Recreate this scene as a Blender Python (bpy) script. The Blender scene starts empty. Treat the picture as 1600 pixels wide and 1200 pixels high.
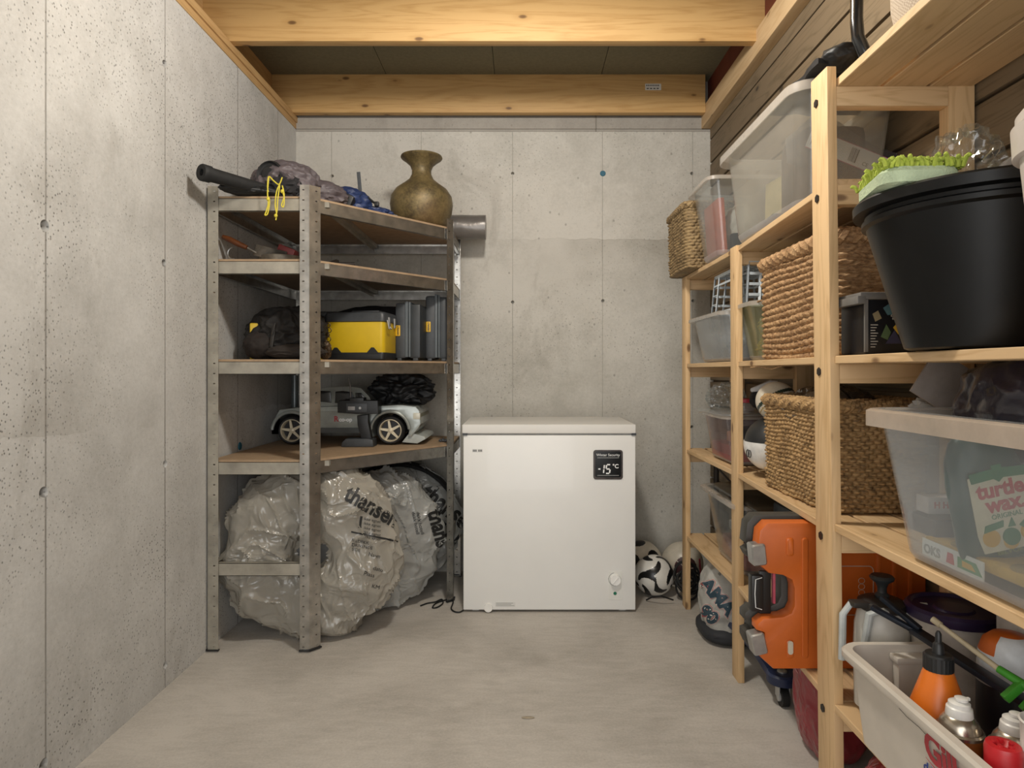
import bpy, bmesh, math, random
import numpy as np
from mathutils import Vector, Matrix, noise
from math import pi, sin, cos, radians as R
random.seed(7)
S = bpy.context.scene
COL = S.collection

# ---------------------------------------------------------------- camera
F, CX, CY, CH = 1040.0, 815.0, 580.0, 1.106      # focal px, vanishing point, camera height
cd = bpy.data.cameras.new('camera'); cam = bpy.data.objects.new('camera', cd); COL.objects.link(cam)
cam.location = (0, 0, CH); cam.rotation_euler = (R(90), 0, 0)
cd.sensor_width = 36; cd.sensor_fit = 'HORIZONTAL'; cd.lens = F / 1600 * 36
cd.shift_x = (800 - CX) / 1600; cd.shift_y = (CY - 600) / 1600
cd.clip_start = .02
S.camera = cam

# ---------------------------------------------------------------- world, lights, exposure
w = bpy.data.worlds.new('world'); S.world = w; w.use_nodes = True
w.node_tree.nodes['Background'].inputs[0].default_value = (1.0, 1.0, .995, 1)
w.node_tree.nodes['Background'].inputs[1].default_value = .54
def area(name, loc, rot, sx, sy, power, color):
    l = bpy.data.lights.new(name, 'AREA'); l.shape = 'RECTANGLE'; l.size = sx; l.size_y = sy
    l.energy = power; l.color = color
    o = bpy.data.objects.new(name, l); COL.objects.link(o); o.location = loc; o.rotation_euler = rot
    return o
area('doorway_daylight', (-.15, -1.0, 1.25), (R(90), 0, 0), 2.0, 2.0, 37, (1.0, .99, .97))
pl = bpy.data.lights.new('ceiling_bulb', 'POINT'); pl.energy = 74; pl.color = (1.0, .955, .88); pl.shadow_soft_size = .09
po = bpy.data.objects.new('ceiling_bulb', pl); COL.objects.link(po); po.location = (.0, 1.75, 2.42)
S.view_settings.view_transform = 'Standard'; S.view_settings.look = 'None'
S.view_settings.gamma = 1; S.view_settings.use_curve_mapping = False
S.view_settings.exposure = 0.0
S.cycles.max_bounces = 10; S.cycles.transparent_max_bounces = 24
S.cycles.use_denoising = True

# ================================================================ materials
def srgb(h):
    if isinstance(h, str):
        h = h.lstrip('#'); c = [int(h[i:i+2], 16) / 255 for i in (0, 2, 4)]
    else: c = h
    return tuple(x / 12.92 if x <= .04045 else ((x + .055) / 1.055) ** 2.4 for x in c) + (1,)
def nmat(name):
    m = bpy.data.materials.new(name); m.use_nodes = True; m.node_tree.nodes.clear()
    return m, m.node_tree
class NT:
    def __init__(s, nt): s.nt = nt
    def n(s, typ, **kw):
        nd = s.nt.nodes.new(typ)
        for k, v in kw.items():
            if k.startswith('_'): setattr(nd, k[1:], v)
        return nd
    def l(s, a, b): s.nt.links.new(a, b)
    def coord(s, scale=(1, 1, 1), rot=(0, 0, 0), which='Object'):
        tc = s.n('ShaderNodeTexCoord'); mp = s.n('ShaderNodeMapping')
        mp.inputs['Scale'].default_value = scale; mp.inputs['Rotation'].default_value = rot
        s.l(tc.outputs[which], mp.inputs[0]); return mp.outputs[0]
    def noise(s, co, scale, detail=4, rough=.55, dist=0):
        t = s.n('ShaderNodeTexNoise'); t.inputs['Scale'].default_value = scale
        t.inputs['Detail'].default_value = detail; t.inputs['Roughness'].default_value = rough
        t.inputs['Distortion'].default_value = dist
        s.l(co, t.inputs['Vector']); return t.outputs['Fac']
    def voro(s, co, scale, feat='F1', rnd=1):
        t = s.n('ShaderNodeTexVoronoi'); t.feature = feat; t.inputs['Scale'].default_value = scale
        t.inputs['Randomness'].default_value = rnd
        s.l(co, t.inputs['Vector']); return t
    def ramp(s, fac, stops):
        r = s.n('ShaderNodeValToRGB'); e = r.color_ramp.elements
        while len(e) < len(stops): e.new(.5)
        for x, (p, c) in zip(e, stops):
            x.position = p; x.color = c if not isinstance(c, (int, float)) else (c, c, c, 1)
        s.l(fac, r.inputs[0]); return r.outputs[0]
    def mix(s, fac, a, b, mode='MIX'):
        m = s.n('ShaderNodeMix'); m.data_type = 'RGBA'; m.blend_type = mode
        for sock, v in ((m.inputs[0], fac), (m.inputs[6], a), (m.inputs[7], b)):
            if isinstance(v, (int, float, tuple)): sock.default_value = v
            else: s.l(v, sock)
        return m.outputs[2]
    def math(s, op, a, b=0.0, c=0.0):
        m = s.n('ShaderNodeMath'); m.operation = op
        for i, v in enumerate((a, b, c)):
            if isinstance(v, (int, float)): m.inputs[i].default_value = v
            else: s.l(v, m.inputs[i])
        return m.outputs[0]
    def bump(s, h, strength, dist=.002, nrm=None):
        b = s.n('ShaderNodeBump'); b.inputs['Strength'].default_value = strength
        b.inputs['Distance'].default_value = dist; s.l(h, b.inputs['Height'])
        if nrm is not None: s.l(nrm, b.inputs['Normal'])
        return b.outputs[0]
    def prin(s, color, rough=.5, metal=0, nrm=None, **kw):
        p = s.n('ShaderNodeBsdfPrincipled')
        for sock, v in ((p.inputs['Base Color'], color), (p.inputs['Roughness'], rough), (p.inputs['Metallic'], metal)):
            if isinstance(v, (int, float, tuple)): sock.default_value = v
            else: s.l(v, sock)
        if nrm is not None: s.l(nrm, p.inputs['Normal'])
        for k, v in kw.items(): p.inputs[k.replace('_', ' ')].default_value = v
        return p.outputs[0]
    def out(s, sh):
        o = s.n('ShaderNodeOutputMaterial'); s.l(sh, o.inputs[0])
_mc = {}
def P(name, color, rough=.5, metal=0, var=.08, vscale=25, bump=0, bscale=200, bdist=.001, stretch=(1, 1, 1), **kw):
    """plain material with some wear: base colour varied by noise, optional bump"""
    if name in _mc: return _mc[name]
    m, nt = nmat(name); t = NT(nt); c = srgb(color)
    co = t.coord(stretch); n = t.noise(co, vscale, 5, .6)
    dark = tuple(x * (1 - var * 2.2) for x in c[:3]) + (1,); light = tuple(min(1, x * (1 + var)) for x in c[:3]) + (1,)
    col = t.ramp(n, [(.3, dark), (.65, light)])
    nrm = None
    if bump: nrm = t.bump(t.noise(co, bscale, 3, .6), bump, bdist)
    t.out(t.prin(col, rough, metal, nrm, **kw)); _mc[name] = m
    return m
def wood(name, axis='Z', base='#d6b68b', dark='#b08c5e', knot='#5b3b20', rough=.6, sc=1.0, seed=0, knots=1.0, contrast=1.0):
    if name in _mc: return _mc[name]
    m, nt = nmat(name); t = NT(nt)
    st = {'X': (.07, 1, 1), 'Y': (1, .07, 1), 'Z': (1, 1, .07)}[axis]
    st = tuple(x * sc for x in st)
    oi = t.n('ShaderNodeObjectInfo')
    tc = t.n('ShaderNodeTexCoord'); ad = t.n('ShaderNodeVectorMath'); ad.operation = 'ADD'
    t.l(tc.outputs['Object'], ad.inputs[0])
    cb = t.n('ShaderNodeCombineXYZ')
    for i in range(3): t.l(t.math('MULTIPLY', oi.outputs['Random'], 3.7 + i + seed), cb.inputs[i])
    t.l(cb.outputs[0], ad.inputs[1])
    mp = t.n('ShaderNodeMapping'); mp.inputs['Scale'].default_value = st; t.l(ad.outputs[0], mp.inputs[0]); co = mp.outputs[0]
    n1 = t.noise(co, 14, 3, .5, .6)
    rings = t.math('FRACT', t.math('MULTIPLY', n1, 9.0))
    rings = t.math('ABSOLUTE', t.math('SUBTRACT', rings, .5))
    fine = t.noise(co, 160, 3, .7)
    g = t.math('ADD', t.math('MULTIPLY', rings, .9 * contrast), t.math('MULTIPLY', fine, .55))
    a, b = srgb(base), srgb(dark)
    col = t.ramp(g, [(.10, tuple(.25 * a[i] + .75 * b[i] for i in range(3)) + (1,)), (.5, a)])
    big = t.noise(co, 3, 2)
    col = t.mix(t.math('MULTIPLY', big, .28), col, b)
    kst = {'X': (.45, 1, 1), 'Y': (1, .45, 1), 'Z': (1, 1, .45)}[axis]
    mk = t.n('ShaderNodeMapping'); mk.inputs['Scale'].default_value = kst; t.l(ad.outputs[0], mk.inputs[0])
    v = t.voro(mk.outputs[0], 10.5)
    kf = t.ramp(v.outputs['Distance'], [(.0, .95 * knots), (.07, .75 * knots), (.11, 0.)])
    halo = t.ramp(v.outputs['Distance'], [(.08, .4 * knots), (.26, 0.)])
    col = t.mix(halo, col, b); col = t.mix(kf, col, srgb(knot))
    nrm = t.bump(g, .25, .0012)
    t.out(t.prin(col, rough, 0, nrm)); _mc[name] = m
    return m
def clear(name, tint='#f2f4f4', milk=.22, milkcol='#dfe2e2', rough=.12, spec=1.0):
    """thin transparent / milky plastic"""
    if name in _mc: return _mc[name]
    m, nt = nmat(name); t = NT(nt)
    tr = t.n('ShaderNodeBsdfTransparent'); tr.inputs[0].default_value = srgb(tint)
    co = t.coord(); n = t.noise(co, 9, 5, .65)
    df = t.n('ShaderNodeBsdfDiffuse'); df.inputs[0].default_value = srgb(milkcol)
    tl = t.n('ShaderNodeBsdfTranslucent'); tl.inputs[0].default_value = srgb(milkcol)
    a = t.n('ShaderNodeMixShader'); a.inputs[0].default_value = .45; t.l(df.outputs[0], a.inputs[1]); t.l(tl.outputs[0], a.inputs[2])
    b = t.n('ShaderNodeMixShader'); t.l(t.math('MULTIPLY_ADD', n, milk * .4, milk * .3), b.inputs[0])
    t.l(tr.outputs[0], b.inputs[1]); t.l(a.outputs[0], b.inputs[2])
    g = t.n('ShaderNodeBsdfGlossy'); g.inputs['Roughness'].default_value = rough; g.inputs[0].default_value = (1, 1, 1, 1)
    fr = t.n('ShaderNodeLayerWeight'); fr.inputs[0].default_value = .5
    sch = t.math('MULTIPLY_ADD', t.math('POWER', fr.outputs['Facing'], 4.5), .5, .035)
    c = t.n('ShaderNodeMixShader'); t.l(t.math('MULTIPLY', sch, spec), c.inputs[0])
    t.l(b.outputs[0], c.inputs[1]); t.l(g.outputs[0], c.inputs[2])
    t.out(c.outputs[0]); _mc[name] = m
    return m
def bagmat(name, col='#c9c6bf', alpha=.30, rough=.28, bump=.9, bscale=16):
    if name in _mc: return _mc[name]
    m, nt = nmat(name); t = NT(nt); co = t.coord()
    n = t.noise(t.coord((1, 1, .45), (.4, .3, .2)), bscale, 3, .55, .8)
    ridge = t.math('ABSOLUTE', t.math('SUBTRACT', n, .5))
    ridge = t.ramp(ridge, [(0, 1.), (.07, .25), (.2, 0.)])
    n3 = t.noise(t.coord((.5, 1, 1), (1.0, .5, .8)), bscale * 1.7, 3, .55, .6)
    r3 = t.ramp(t.math('ABSOLUTE', t.math('SUBTRACT', n3, .5)), [(0, .7), (.06, .15), (.15, 0.)])
    h = t.math('ADD', t.math('ADD', ridge, t.math('MULTIPLY', r3, .7)), t.math('MULTIPLY', n, .8))
    nb = t.bump(h, bump, .016)
    df = t.n('ShaderNodeBsdfDiffuse'); df.inputs[0].default_value = srgb(col); t.l(nb, df.inputs['Normal'])
    tl = t.n('ShaderNodeBsdfTranslucent'); tl.inputs[0].default_value = srgb(col)
    a = t.n('ShaderNodeMixShader'); a.inputs[0].default_value = .3; t.l(df.outputs[0], a.inputs[1]); t.l(tl.outputs[0], a.inputs[2])
    tr = t.n('ShaderNodeBsdfTransparent'); tr.inputs[0].default_value = (.96, .96, .96, 1)
    lw = t.n('ShaderNodeLayerWeight'); lw.inputs[0].default_value = .5; t.l(nb, lw.inputs['Normal'])
    mx = t.n('ShaderNodeMixShader'); t.l(t.math('MULTIPLY', t.math('SUBTRACT', 1.0, t.math('MULTIPLY', lw.outputs['Facing'], .75)), alpha), mx.inputs[0])
    t.l(a.outputs[0], mx.inputs[1]); t.l(tr.outputs[0], mx.inputs[2])
    gl = t.n('ShaderNodeBsdfGlossy'); gl.inputs['Roughness'].default_value = rough; t.l(nb, gl.inputs['Normal'])
    c = t.n('ShaderNodeMixShader'); t.l(t.math('MULTIPLY_ADD', t.math('POWER', lw.outputs['Facing'], 3.0), .4, .07), c.inputs[0])
    t.l(mx.outputs[0], c.inputs[1]); t.l(gl.outputs[0], c.inputs[2]); t.out(c.outputs[0]); _mc[name] = m
    return m

def concrete_wall(name, base, dark, axis, joints, jw=.0022, pits=1.0, pour=None, jd=.75):
    m, nt = nmat(name); t = NT(nt); co = t.coord()
    big = t.noise(co, .9, 6, .62, .3); mid = t.noise(co, 5, 6, .65, .4); fine = t.noise(co, 70, 5, .7)
    f = t.math('ADD', t.math('MULTIPLY', big, .55), t.math('ADD', t.math('MULTIPLY', mid, .3), t.math('MULTIPLY', fine, .22)))
    col = t.ramp(f, [(.36, srgb(dark)), (.62, srgb(base))])
    # blotchy stains
    st = t.ramp(t.noise(t.coord((1, 1, .55)), 2.6, 7, .7, .8), [(.56, 0.), (.70, .34)])
    col = t.mix(st, col, srgb('#7d776c'))
    # pour line band
    sep = t.n('ShaderNodeSeparateXYZ'); t.l(t.coord(), sep.inputs[0])
    if pour:   # damp stain left along a pour line: a crisp wavy edge, fading away from it
        z0, z1, amt, edge = pour
        zz = t.math('ADD', sep.outputs[2], t.math('MULTIPLY_ADD', t.noise(co, 3.0, 4, .6), .10, -.05))
        k = t.math('DIVIDE', t.math('SUBTRACT', zz, z0), z1 - z0)
        band = t.ramp(k, [(.0, edge), (.012, amt), (.5, amt * .5), (1., 0.)])
        inside = t.math('GREATER_THAN', k, 0.0)
        msk = t.ramp(t.noise(co, 1.5, 4, .6), [(.36, 0.), (.58, 1.)])
        col = t.mix(t.math('MULTIPLY', t.math('MULTIPLY', band, inside), msk), col, srgb('#736c5f'))
    # air pits, denser where a mask says so
    mask = t.ramp(t.noise(co, 2.1, 4, .6), [(.40, 0.), (.62, 1.)])
    pcol = None; ht = None
    for sc_, th in ((19, .11), (48, .17), (95, .21)):
        v = t.voro(t.coord((1, 1, .8)), sc_)
        wn = t.n('ShaderNodeSeparateColor'); t.l(v.outputs['Color'], wn.inputs[0])
        keep = t.math('GREATER_THAN', wn.outputs[0], .45 if sc_ > 30 else .62)
        p = t.math('MULTIPLY', t.ramp(v.outputs['Distance'], [(th * .6, 1.), (th * 1.25, 0.)]), keep)
        if sc_ > 30: p = t.math('MULTIPLY', p, t.math('MULTIPLY_ADD', mask, .9, .1))
        p = t.math('MULTIPLY', p, pits)
        pcol = p if pcol is None else t.math('MAXIMUM', pcol, p)
    col = t.mix(t.math('MULTIPLY', pcol, .78), col, srgb('#4c4a45'))
    # scratches / trickles
    tr = t.ramp(t.noise(t.coord((1.0, 1.0, 6)), 6, 5, .7, 2.2), [(.495, 0.), (.5, .25), (.506, 0.)])
    col = t.mix(tr, col, srgb('#8a857b'))
    # panel joints
    jm = None
    for j in joints:
        a = t.math('ABSOLUTE', t.math('SUBTRACT', t.math('ADD', sep.outputs[axis], t.math('MULTIPLY_ADD', mid, .004, -.002)), j))
        k = t.ramp(t.math('DIVIDE', a, jw * 2), [(.25, 1.), (1., 0.)])
        k = t.math('MULTIPLY', k, t.math('MULTIPLY_ADD', mid, 1.4, .05))
        jm = k if jm is None else t.math('MAXIMUM', jm, k)
    if jm is not None: col = t.mix(t.math('MULTIPLY', jm, jd), col, srgb('#5d5850'))
    h = t.math('SUBTRACT', t.math('MULTIPLY', fine, .25), pcol)
    if jm is not None: h = t.math('SUBTRACT', h, jm)
    t.out(t.prin(col, .82, 0, t.bump(h, .55, .003), Specular_IOR_Level=.25))
    return m

# ================================================================ mesh builder
def frame(o, x, y):
    x = Vector(x).normalized(); y = Vector(y).normalized(); z = x.cross(y)
    m = Matrix((x, y, z)).transposed().to_4x4(); m.translation = Vector(o); return m
FRONT = lambda o: frame(o, (1, 0, 0), (0, 0, 1))          # faces -Y
SIDE = lambda o: frame(o, (0, -1, 0), (0, 0, 1))          # faces -X
def rot(axis, deg): return Matrix.Rotation(R(deg), 4, axis)
def about(c, axis, deg):
    c = Vector(c); return Matrix.Translation(c) @ rot(axis, deg) @ Matrix.Translation(-c)
class G:
    def __init__(s): s.b = bmesh.new(); s.mi = 0; s.M = Matrix()
    def _add(s, bm2, M=None):
        M = s.M @ M if M is not None else s.M
        vs = [s.b.verts.new(M @ v.co) for v in bm2.verts]
        bm2.verts.index_update()
        for f in bm2.faces:
            try: nf = s.b.faces.new([vs[v.index] for v in f.verts]); nf.material_index = s.mi
            except ValueError: pass
        bm2.free(); return s
    def raw(s, verts, faces, M=None):
        M = s.M @ M if M is not None else s.M
        vs = [s.b.verts.new(M @ Vector(v)) for v in verts]
        for f in faces:
            try: nf = s.b.faces.new([vs[i] for i in f]); nf.material_index = s.mi
            except ValueError: pass
        return s
    def box(s, x0, x1, y0, y1, z0, z1, bev=0, M=None, seg=2):
        bm = bmesh.new(); bmesh.ops.create_cube(bm, size=1)
        for v in bm.verts:
            v.co = Vector(((x0 + x1) / 2 + v.co.x * (x1 - x0), (y0 + y1) / 2 + v.co.y * (y1 - y0), (z0 + z1) / 2 + v.co.z * (z1 - z0)))
        if bev: bmesh.ops.bevel(bm, geom=list(bm.edges), offset=bev, segments=seg, profile=.6, affect='EDGES')
        return s._add(bm, M)
    def cbox(s, c, size, bev=0, M=None, seg=2):
        return s.box(c[0]-size[0]/2, c[0]+size[0]/2, c[1]-size[1]/2, c[1]+size[1]/2, c[2]-size[2]/2, c[2]+size[2]/2, bev, M, seg)
    def bar(s, p0, p1, w, t, up=(0, 0, 1), bev=0):
        p0, p1 = Vector(p0), Vector(p1); z = (p1 - p0); L = z.length; z.normalize()
        x = Vector(up).cross(z)
        if x.length < 1e-4: x = Vector((1, 0, 0)).cross(z)
        x.normalize(); y = z.cross(x)
        m = Matrix((x, y, z)).transposed().to_4x4(); m.translation = p0
        return s.box(-w/2, w/2, -t/2, t/2, 0, L, bev, m)
    def prism(s, poly, d, M, bev=0):
        """2D outline (x,y) extruded along -z .. 0 to d of frame M"""
        n = len(poly); bm = bmesh.new()
        a = [bm.verts.new((p[0], p[1], 0)) for p in poly]; b = [bm.verts.new((p[0], p[1], d)) for p in poly]
        bm.faces.new(a[::-1]); bm.faces.new(b)
        for i in range(n): bm.faces.new((a[i], a[(i+1) % n], b[(i+1) % n], b[i]))
        bmesh.ops.recalc_face_normals(bm, faces=bm.faces)
        if bev:
            es = [e for e in bm.edges if abs(e.verts[0].co.z - e.verts[1].co.z) < 1e-6]
            bmesh.ops.bevel(bm, geom=es, offset=bev, segments=2, profile=.6, affect='EDGES')
        return s._add(bm, M)
    def loft(s, loops, cap0=True, cap1=True, close=True, M=None):
        M = s.M @ M if M is not None else s.M
        n = len(loops[0]); vs = [[s.b.verts.new(M @ Vector(p)) for p in lp] for lp in loops]
        rng = range(n) if close else range(n-1)
        for i in range(len(loops) - 1):
            for j in rng:
                k = (j + 1) % n
                f = s.b.faces.new((vs[i][j], vs[i][k], vs[i+1][k], vs[i+1][j])); f.material_index = s.mi
        if cap0: f = s.b.faces.new(vs[0][::-1]); f.material_index = s.mi
        if cap1: f = s.b.faces.new(vs[-1]); f.material_index = s.mi
        return s
    def lathe(s, prof, c=(0, 0, 0), seg=32, M=None, sx=1, sy=1, cap0=True, cap1=True):
        T_ = Matrix.Translation(c); M = M @ T_ if M is not None else T_
        loops = [[(max(r, 1e-4) * cos(2*pi*k/seg) * sx, max(r, 1e-4) * sin(2*pi*k/seg) * sy, z) for k in range(seg)] for r, z in prof]
        return s.loft(loops, cap0, cap1, True, M)
    def cyl(s, p0, p1, r0, r1=None, seg=20, cap=True):
        p0, p1 = Vector(p0), Vector(p1); r1 = r0 if r1 is None else r1
        z = p1 - p0; L = z.length; q = Vector((0, 0, 1)).rotation_difference(z).to_matrix().to_4x4(); q.translation = p0
        return s.lathe([(r0, 0), (r1, L)], (0, 0, 0), seg, q, cap0=cap, cap1=cap)
    def tube(s, pts, r, seg=8, close=False, cap=True):
        pts = [Vector(p) for p in pts]; n = len(pts); loops = []
        prev = None
        for i, p in enumerate(pts):
            a = pts[(i-1) % n] if (close or i > 0) else p; b = pts[(i+1) % n] if (close or i < n-1) else p
            t = (b - a).normalized()
            if prev is None:
                u = t.cross(Vector((0, 0, 1)));
                if u.length < .1: u = t.cross(Vector((1, 0, 0)))
            else: u = prev - t * prev.dot(t)
            u.normalize(); prev = u; v = t.cross(u)
            rr = r[i] if isinstance(r, (list, tuple)) else r
            loops.append([p + u * (rr * cos(2*pi*k/seg)) + v * (rr * sin(2*pi*k/seg)) for k in range(seg)])
        if close: loops.append(loops[0])
        return s.loft(loops, cap and not close, cap and not close)
    def ball(s, c, r, sub=3, M=None, fn=None):
        bm = bmesh.new(); bmesh.ops.create_icosphere(bm, subdivisions=sub, radius=1)
        rr = (r, r, r) if isinstance(r, (int, float)) else r
        for v in bm.verts:
            d = v.co.copy()
            k = fn(d) if fn else 1
            v.co = Vector((c[0] + d.x*rr[0]*k, c[1] + d.y*rr[1]*k, c[2] + d.z*rr[2]*k))
        return s._add(bm, M)
    def text(s, body, size, M, depth=.0006, align='LEFT', sx=1, bold=0.0, shear=0):
        cu = bpy.data.curves.new('t', 'FONT'); cu.body = body; cu.size = size; cu.extrude = depth; cu.align_x = align
        cu.offset = bold; cu.shear = shear; cu.resolution_u = 3
        o = bpy.data.objects.new('t', cu); COL.objects.link(o)
        bpy.context.view_layer.update()
        me = bpy.data.meshes.new_from_object(o.evaluated_get(bpy.context.evaluated_depsgraph_get()))
        bpy.data.objects.remove(o); bpy.data.curves.remove(cu)
        bm = bmesh.new(); bm.from_mesh(me); bpy.data.meshes.remove(me)
        return s._add(bm, M @ Matrix.Diagonal((sx, 1, 1, 1)))
    def warp(s, fn):
        for v in s.b.verts: v.co = fn(v.co)
        return s
def rr(cx, cy, hx, hy, r, z, n=5):
    r = min(r, hx * .98, hy * .98); out = []
    for k, (sx, sy) in enumerate(((1, 1), (-1, 1), (-1, -1), (1, -1))):
        for i in range(n + 1):
            a = pi/2 * k + pi/2 * i / n
            out.append((cx + sx * (hx - r) + r * cos(a), cy + sy * (hy - r) + r * sin(a), z))
    return out

# ---------------------------------------------------------------- object making
def tag(o, label, cat, group=None):
    o['label'] = label; o['category'] = cat
    if group: o['group'] = group
    return o
def mesh_obj(name, g, mats, base, smooth=True, angle=35, parent=None, recalc=True):
    bm = g.b
    if recalc: bmesh.ops.recalc_face_normals(bm, faces=bm.faces)
    bmesh.ops.transform(bm, matrix=Matrix.Translation(-Vector(base)), verts=bm.verts)
    me = bpy.data.meshes.new(name); bm.to_mesh(me); bm.free()
    for m in (mats if isinstance(mats, (list, tuple)) else [mats]): me.materials.append(m)
    if smooth: me.shade_smooth(); me.set_sharp_from_angle(angle=R(angle))
    o = bpy.data.objects.new(name, me); COL.objects.link(o)
    if parent: o.parent = parent
    return o
def thing(name, label, cat, loc, group=None):
    o = bpy.data.objects.new(name, None); COL.objects.link(o); o.location = loc; o.empty_display_size = .05
    return tag(o, label, cat, group)
def base_of(o):
    v = Vector((0, 0, 0))
    while o: v += o.location; o = o.parent
    return v
def part(name, g, mats, parent, label=None, **kw):
    o = mesh_obj(name, g, mats, base_of(parent), parent=parent, **kw)
    if label: o['label'] = label
    return o
def solo(name, g, mats, label, cat, group=None, **kw):
    xs = [v.co for v in g.b.verts]
    lo = [min(v[i] for v in xs) for i in range(3)]; hi = [max(v[i] for v in xs) for i in range(3)]
    base = ((lo[0]+hi[0])/2, (lo[1]+hi[1])/2, lo[2])
    o = mesh_obj(name, g, mats, base, **kw); o.location = base
    return tag(o, label, cat, group)
def struct(name, g, mats, **kw):
    o = mesh_obj(name, g, mats, (0, 0, 0), **kw); o['kind'] = 'structure'; return o
def px(x, y, Y):
    """world point seen at photo pixel x,y at depth Y"""
    return Vector(((x - CX) * Y / F, Y, CH + (CY - y) * Y / F))
def crumple(p, amp, freq, seed=0, oct_=2):
    q = Vector(p) * freq + Vector((seed * 3.1, seed * 1.7, seed * 5.3)); s_ = 0; a = 1
    for k in range(oct_):
        s_ += a * (1 - 2 * math.sqrt(noise.noise(q)**2 + .006)); q = q * 2.05 + Vector((7, 3, 5)); a *= .5
    return s_ * amp
def blob(g, c, r, sub=4, amp=.12, freq=3, seed=0, floor=None, M=None, pw=None):
    def fn(d):
        k = 1 + crumple(d, amp, freq, seed) - amp * .5
        if pw:
            k *= (abs(d.x)**pw + abs(d.y)**pw + abs(d.z)**pw) ** (-1 / pw)
        return k
    n0 = len(g.b.verts); g.ball(c, r, sub, M, fn)
    if floor is not None:
        g.b.verts.ensure_lookup_table()
        for v in list(g.b.verts)[n0:]:
            if v.co.z < floor: v.co.z = floor
    return g

# ================================================================ materials used
PINE_X = wood('pine_along_x', 'X'); PINE_Y = wood('pine_along_y', 'Y'); PINE_Z = wood('pine_along_z', 'Z', base='#dab98c')
JOIST = wood('spruce_joist', 'X', base='#cda76f', dark='#ab8148', sc=.8, contrast=.8)
PLATE = wood('spruce_plate', 'Y', base='#cba673', dark='#ab8350', sc=.9)
HEADER = wood('spruce_header', 'Y', base='#d4b78e', dark='#b99669', sc=.8, contrast=.6, knots=.5)
PLANK = wood('stained_plank', 'Y', base='#7d6c55', dark='#50442f', knot='#2e2822', rough=.75, sc=.9, contrast=1.2)
GALV = P('galvanised_steel', '#bdbbb6', .27, .93, .14, 22, .12, 60, .0008)
GALVD = P('dull_galvanised_steel', '#a8a397', .5, .55, .12, 14)
FIBRE = P('fibreboard', '#a1886c', .7, 0, .07, 30)
WHITE = P('white_enamel', '#e9e9e6', .35, 0, .01, 5, Coat_Weight=.2)
BLACK = P('black_plastic', '#1b1c1d', .45, 0, .1, 30)
DKGREY = P('dark_grey_plastic', '#3a3d40', .45, 0, .1, 30)
RUBBER = P('black_rubber', '#151515', .7, 0, .1, 60, .3, 150)
CLEAR = clear('clear_polypropylene'); MILKY = clear('milky_polypropylene', milk=.45, milkcol='#e4ddd4', rough=.25)
RIMM = clear('milky_rim_plastic', milk=.75, milkcol='#e2d9cf', rough=.25)
BASEM = clear('milky_base_plastic', milk=.8, milkcol='#dcd7d6', rough=.3)

# ================================================================ ROOM
XL, XR, YB, ZT = -1.245, 1.04, 3.675, 2.44
Y0 = -1.3
def cut_holes(o, g):
    cm = bpy.data.meshes.new('c'); bmesh.ops.recalc_face_normals(g.b, faces=g.b.faces); g.b.to_mesh(cm); g.b.free()
    co = bpy.data.objects.new('c', cm); COL.objects.link(co)
    md = o.modifiers.new('b', 'BOOLEAN'); md.operation = 'DIFFERENCE'; md.object = co; md.solver = 'EXACT'
    bpy.context.view_layer.update()
    me = bpy.data.meshes.new_from_object(o.evaluated_get(bpy.context.evaluated_depsgraph_get()))
    o.modifiers.remove(md); o.data = me
    bpy.data.objects.remove(co); bpy.data.meshes.remove(cm)
# floor
m, nt = nmat('screed_floor'); t = NT(nt); co = t.coord()
n1 = t.noise(co, 1.6, 6, .6, .4); n2 = t.noise(t.coord((1, 3.5, 1)), 9, 6, .7, .6); n3 = t.noise(co, 120, 3, .7)
f = t.math('ADD', t.math('MULTIPLY', n1, .5), t.math('ADD', t.math('MULTIPLY', n2, .22), t.math('MULTIPLY', n3, .2)))
col = t.ramp(f, [(.34, srgb('#a09a92')), (.54, srgb('#c4beb6'))])
sp = t.ramp(t.voro(co, 30).outputs['Distance'], [(.03, .4), (.07, 0.)])
col = t.mix(sp, col, srgb('#5f564b'))
stn = t.ramp(t.noise(co, 3.1, 4, .6, .5), [(.62, 0.), (.75, .25)]); col = t.mix(stn, col, srgb('#857a6b'))
t.out(t.prin(col, .62, 0, t.bump(f, .3, .003), Specular_IOR_Level=.3)); FLOORM = m
g = G(); g.box(XL - .2, XR + .2, Y0, YB + .2, -.1, 0); struct('floor', g, FLOORM, smooth=False)
# left wall with tie holes
WL = concrete_wall('concrete_left', '#c9c8c5', '#a3a19d', 1, [1.742, 2.325, 1.16, .58, 2.92, 3.4], pits=1.0, pour=(.93, 1.35, .38, .42))
WB = concrete_wall('concrete_back', '#cbc8c0', '#a5a299', 0, [-1.05, -.555, -.05, .447, .945], jw=.0014, pits=.5, pour=(1.84, 1.35, .34, .60), jd=.42)
g = G(); g.box(XL - .2, XL, Y0, YB + .2, 0, ZT); wl = struct('wall_left', g, WL, smooth=False)
c = G()
for (x_, y_) in ((70, 353), (68, 770), (68, 1195), (257, 100), (256, 411), (258, 725), (258, 1040)):
    ppm = (CX - x_) / 1.245; Y = F / ppm; z = CH + (CY - y_) / ppm
    c.cyl((XL - .035, Y, z), (XL + .002, Y, z), .007, .017 if x_ < 100 else .014, 20)
cut_holes(wl, c)
g = G(); g.box(XL, XR + .15, YB, YB + .2, 0, ZT); wb = struct('wall_back', g, WB, smooth=False)
c = G()
for (x_, y_) in ((801, 271), (1081, 271), (801, 472), (942, 470), (1081, 667), (519, 275), (1083, 470)):
    p = px(x_, y_, YB); c.cyl((p.x, YB + .03, p.z), (p.x, YB - .002, p.z), .005, .0095, 16)
cut_holes(wb, c)
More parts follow.
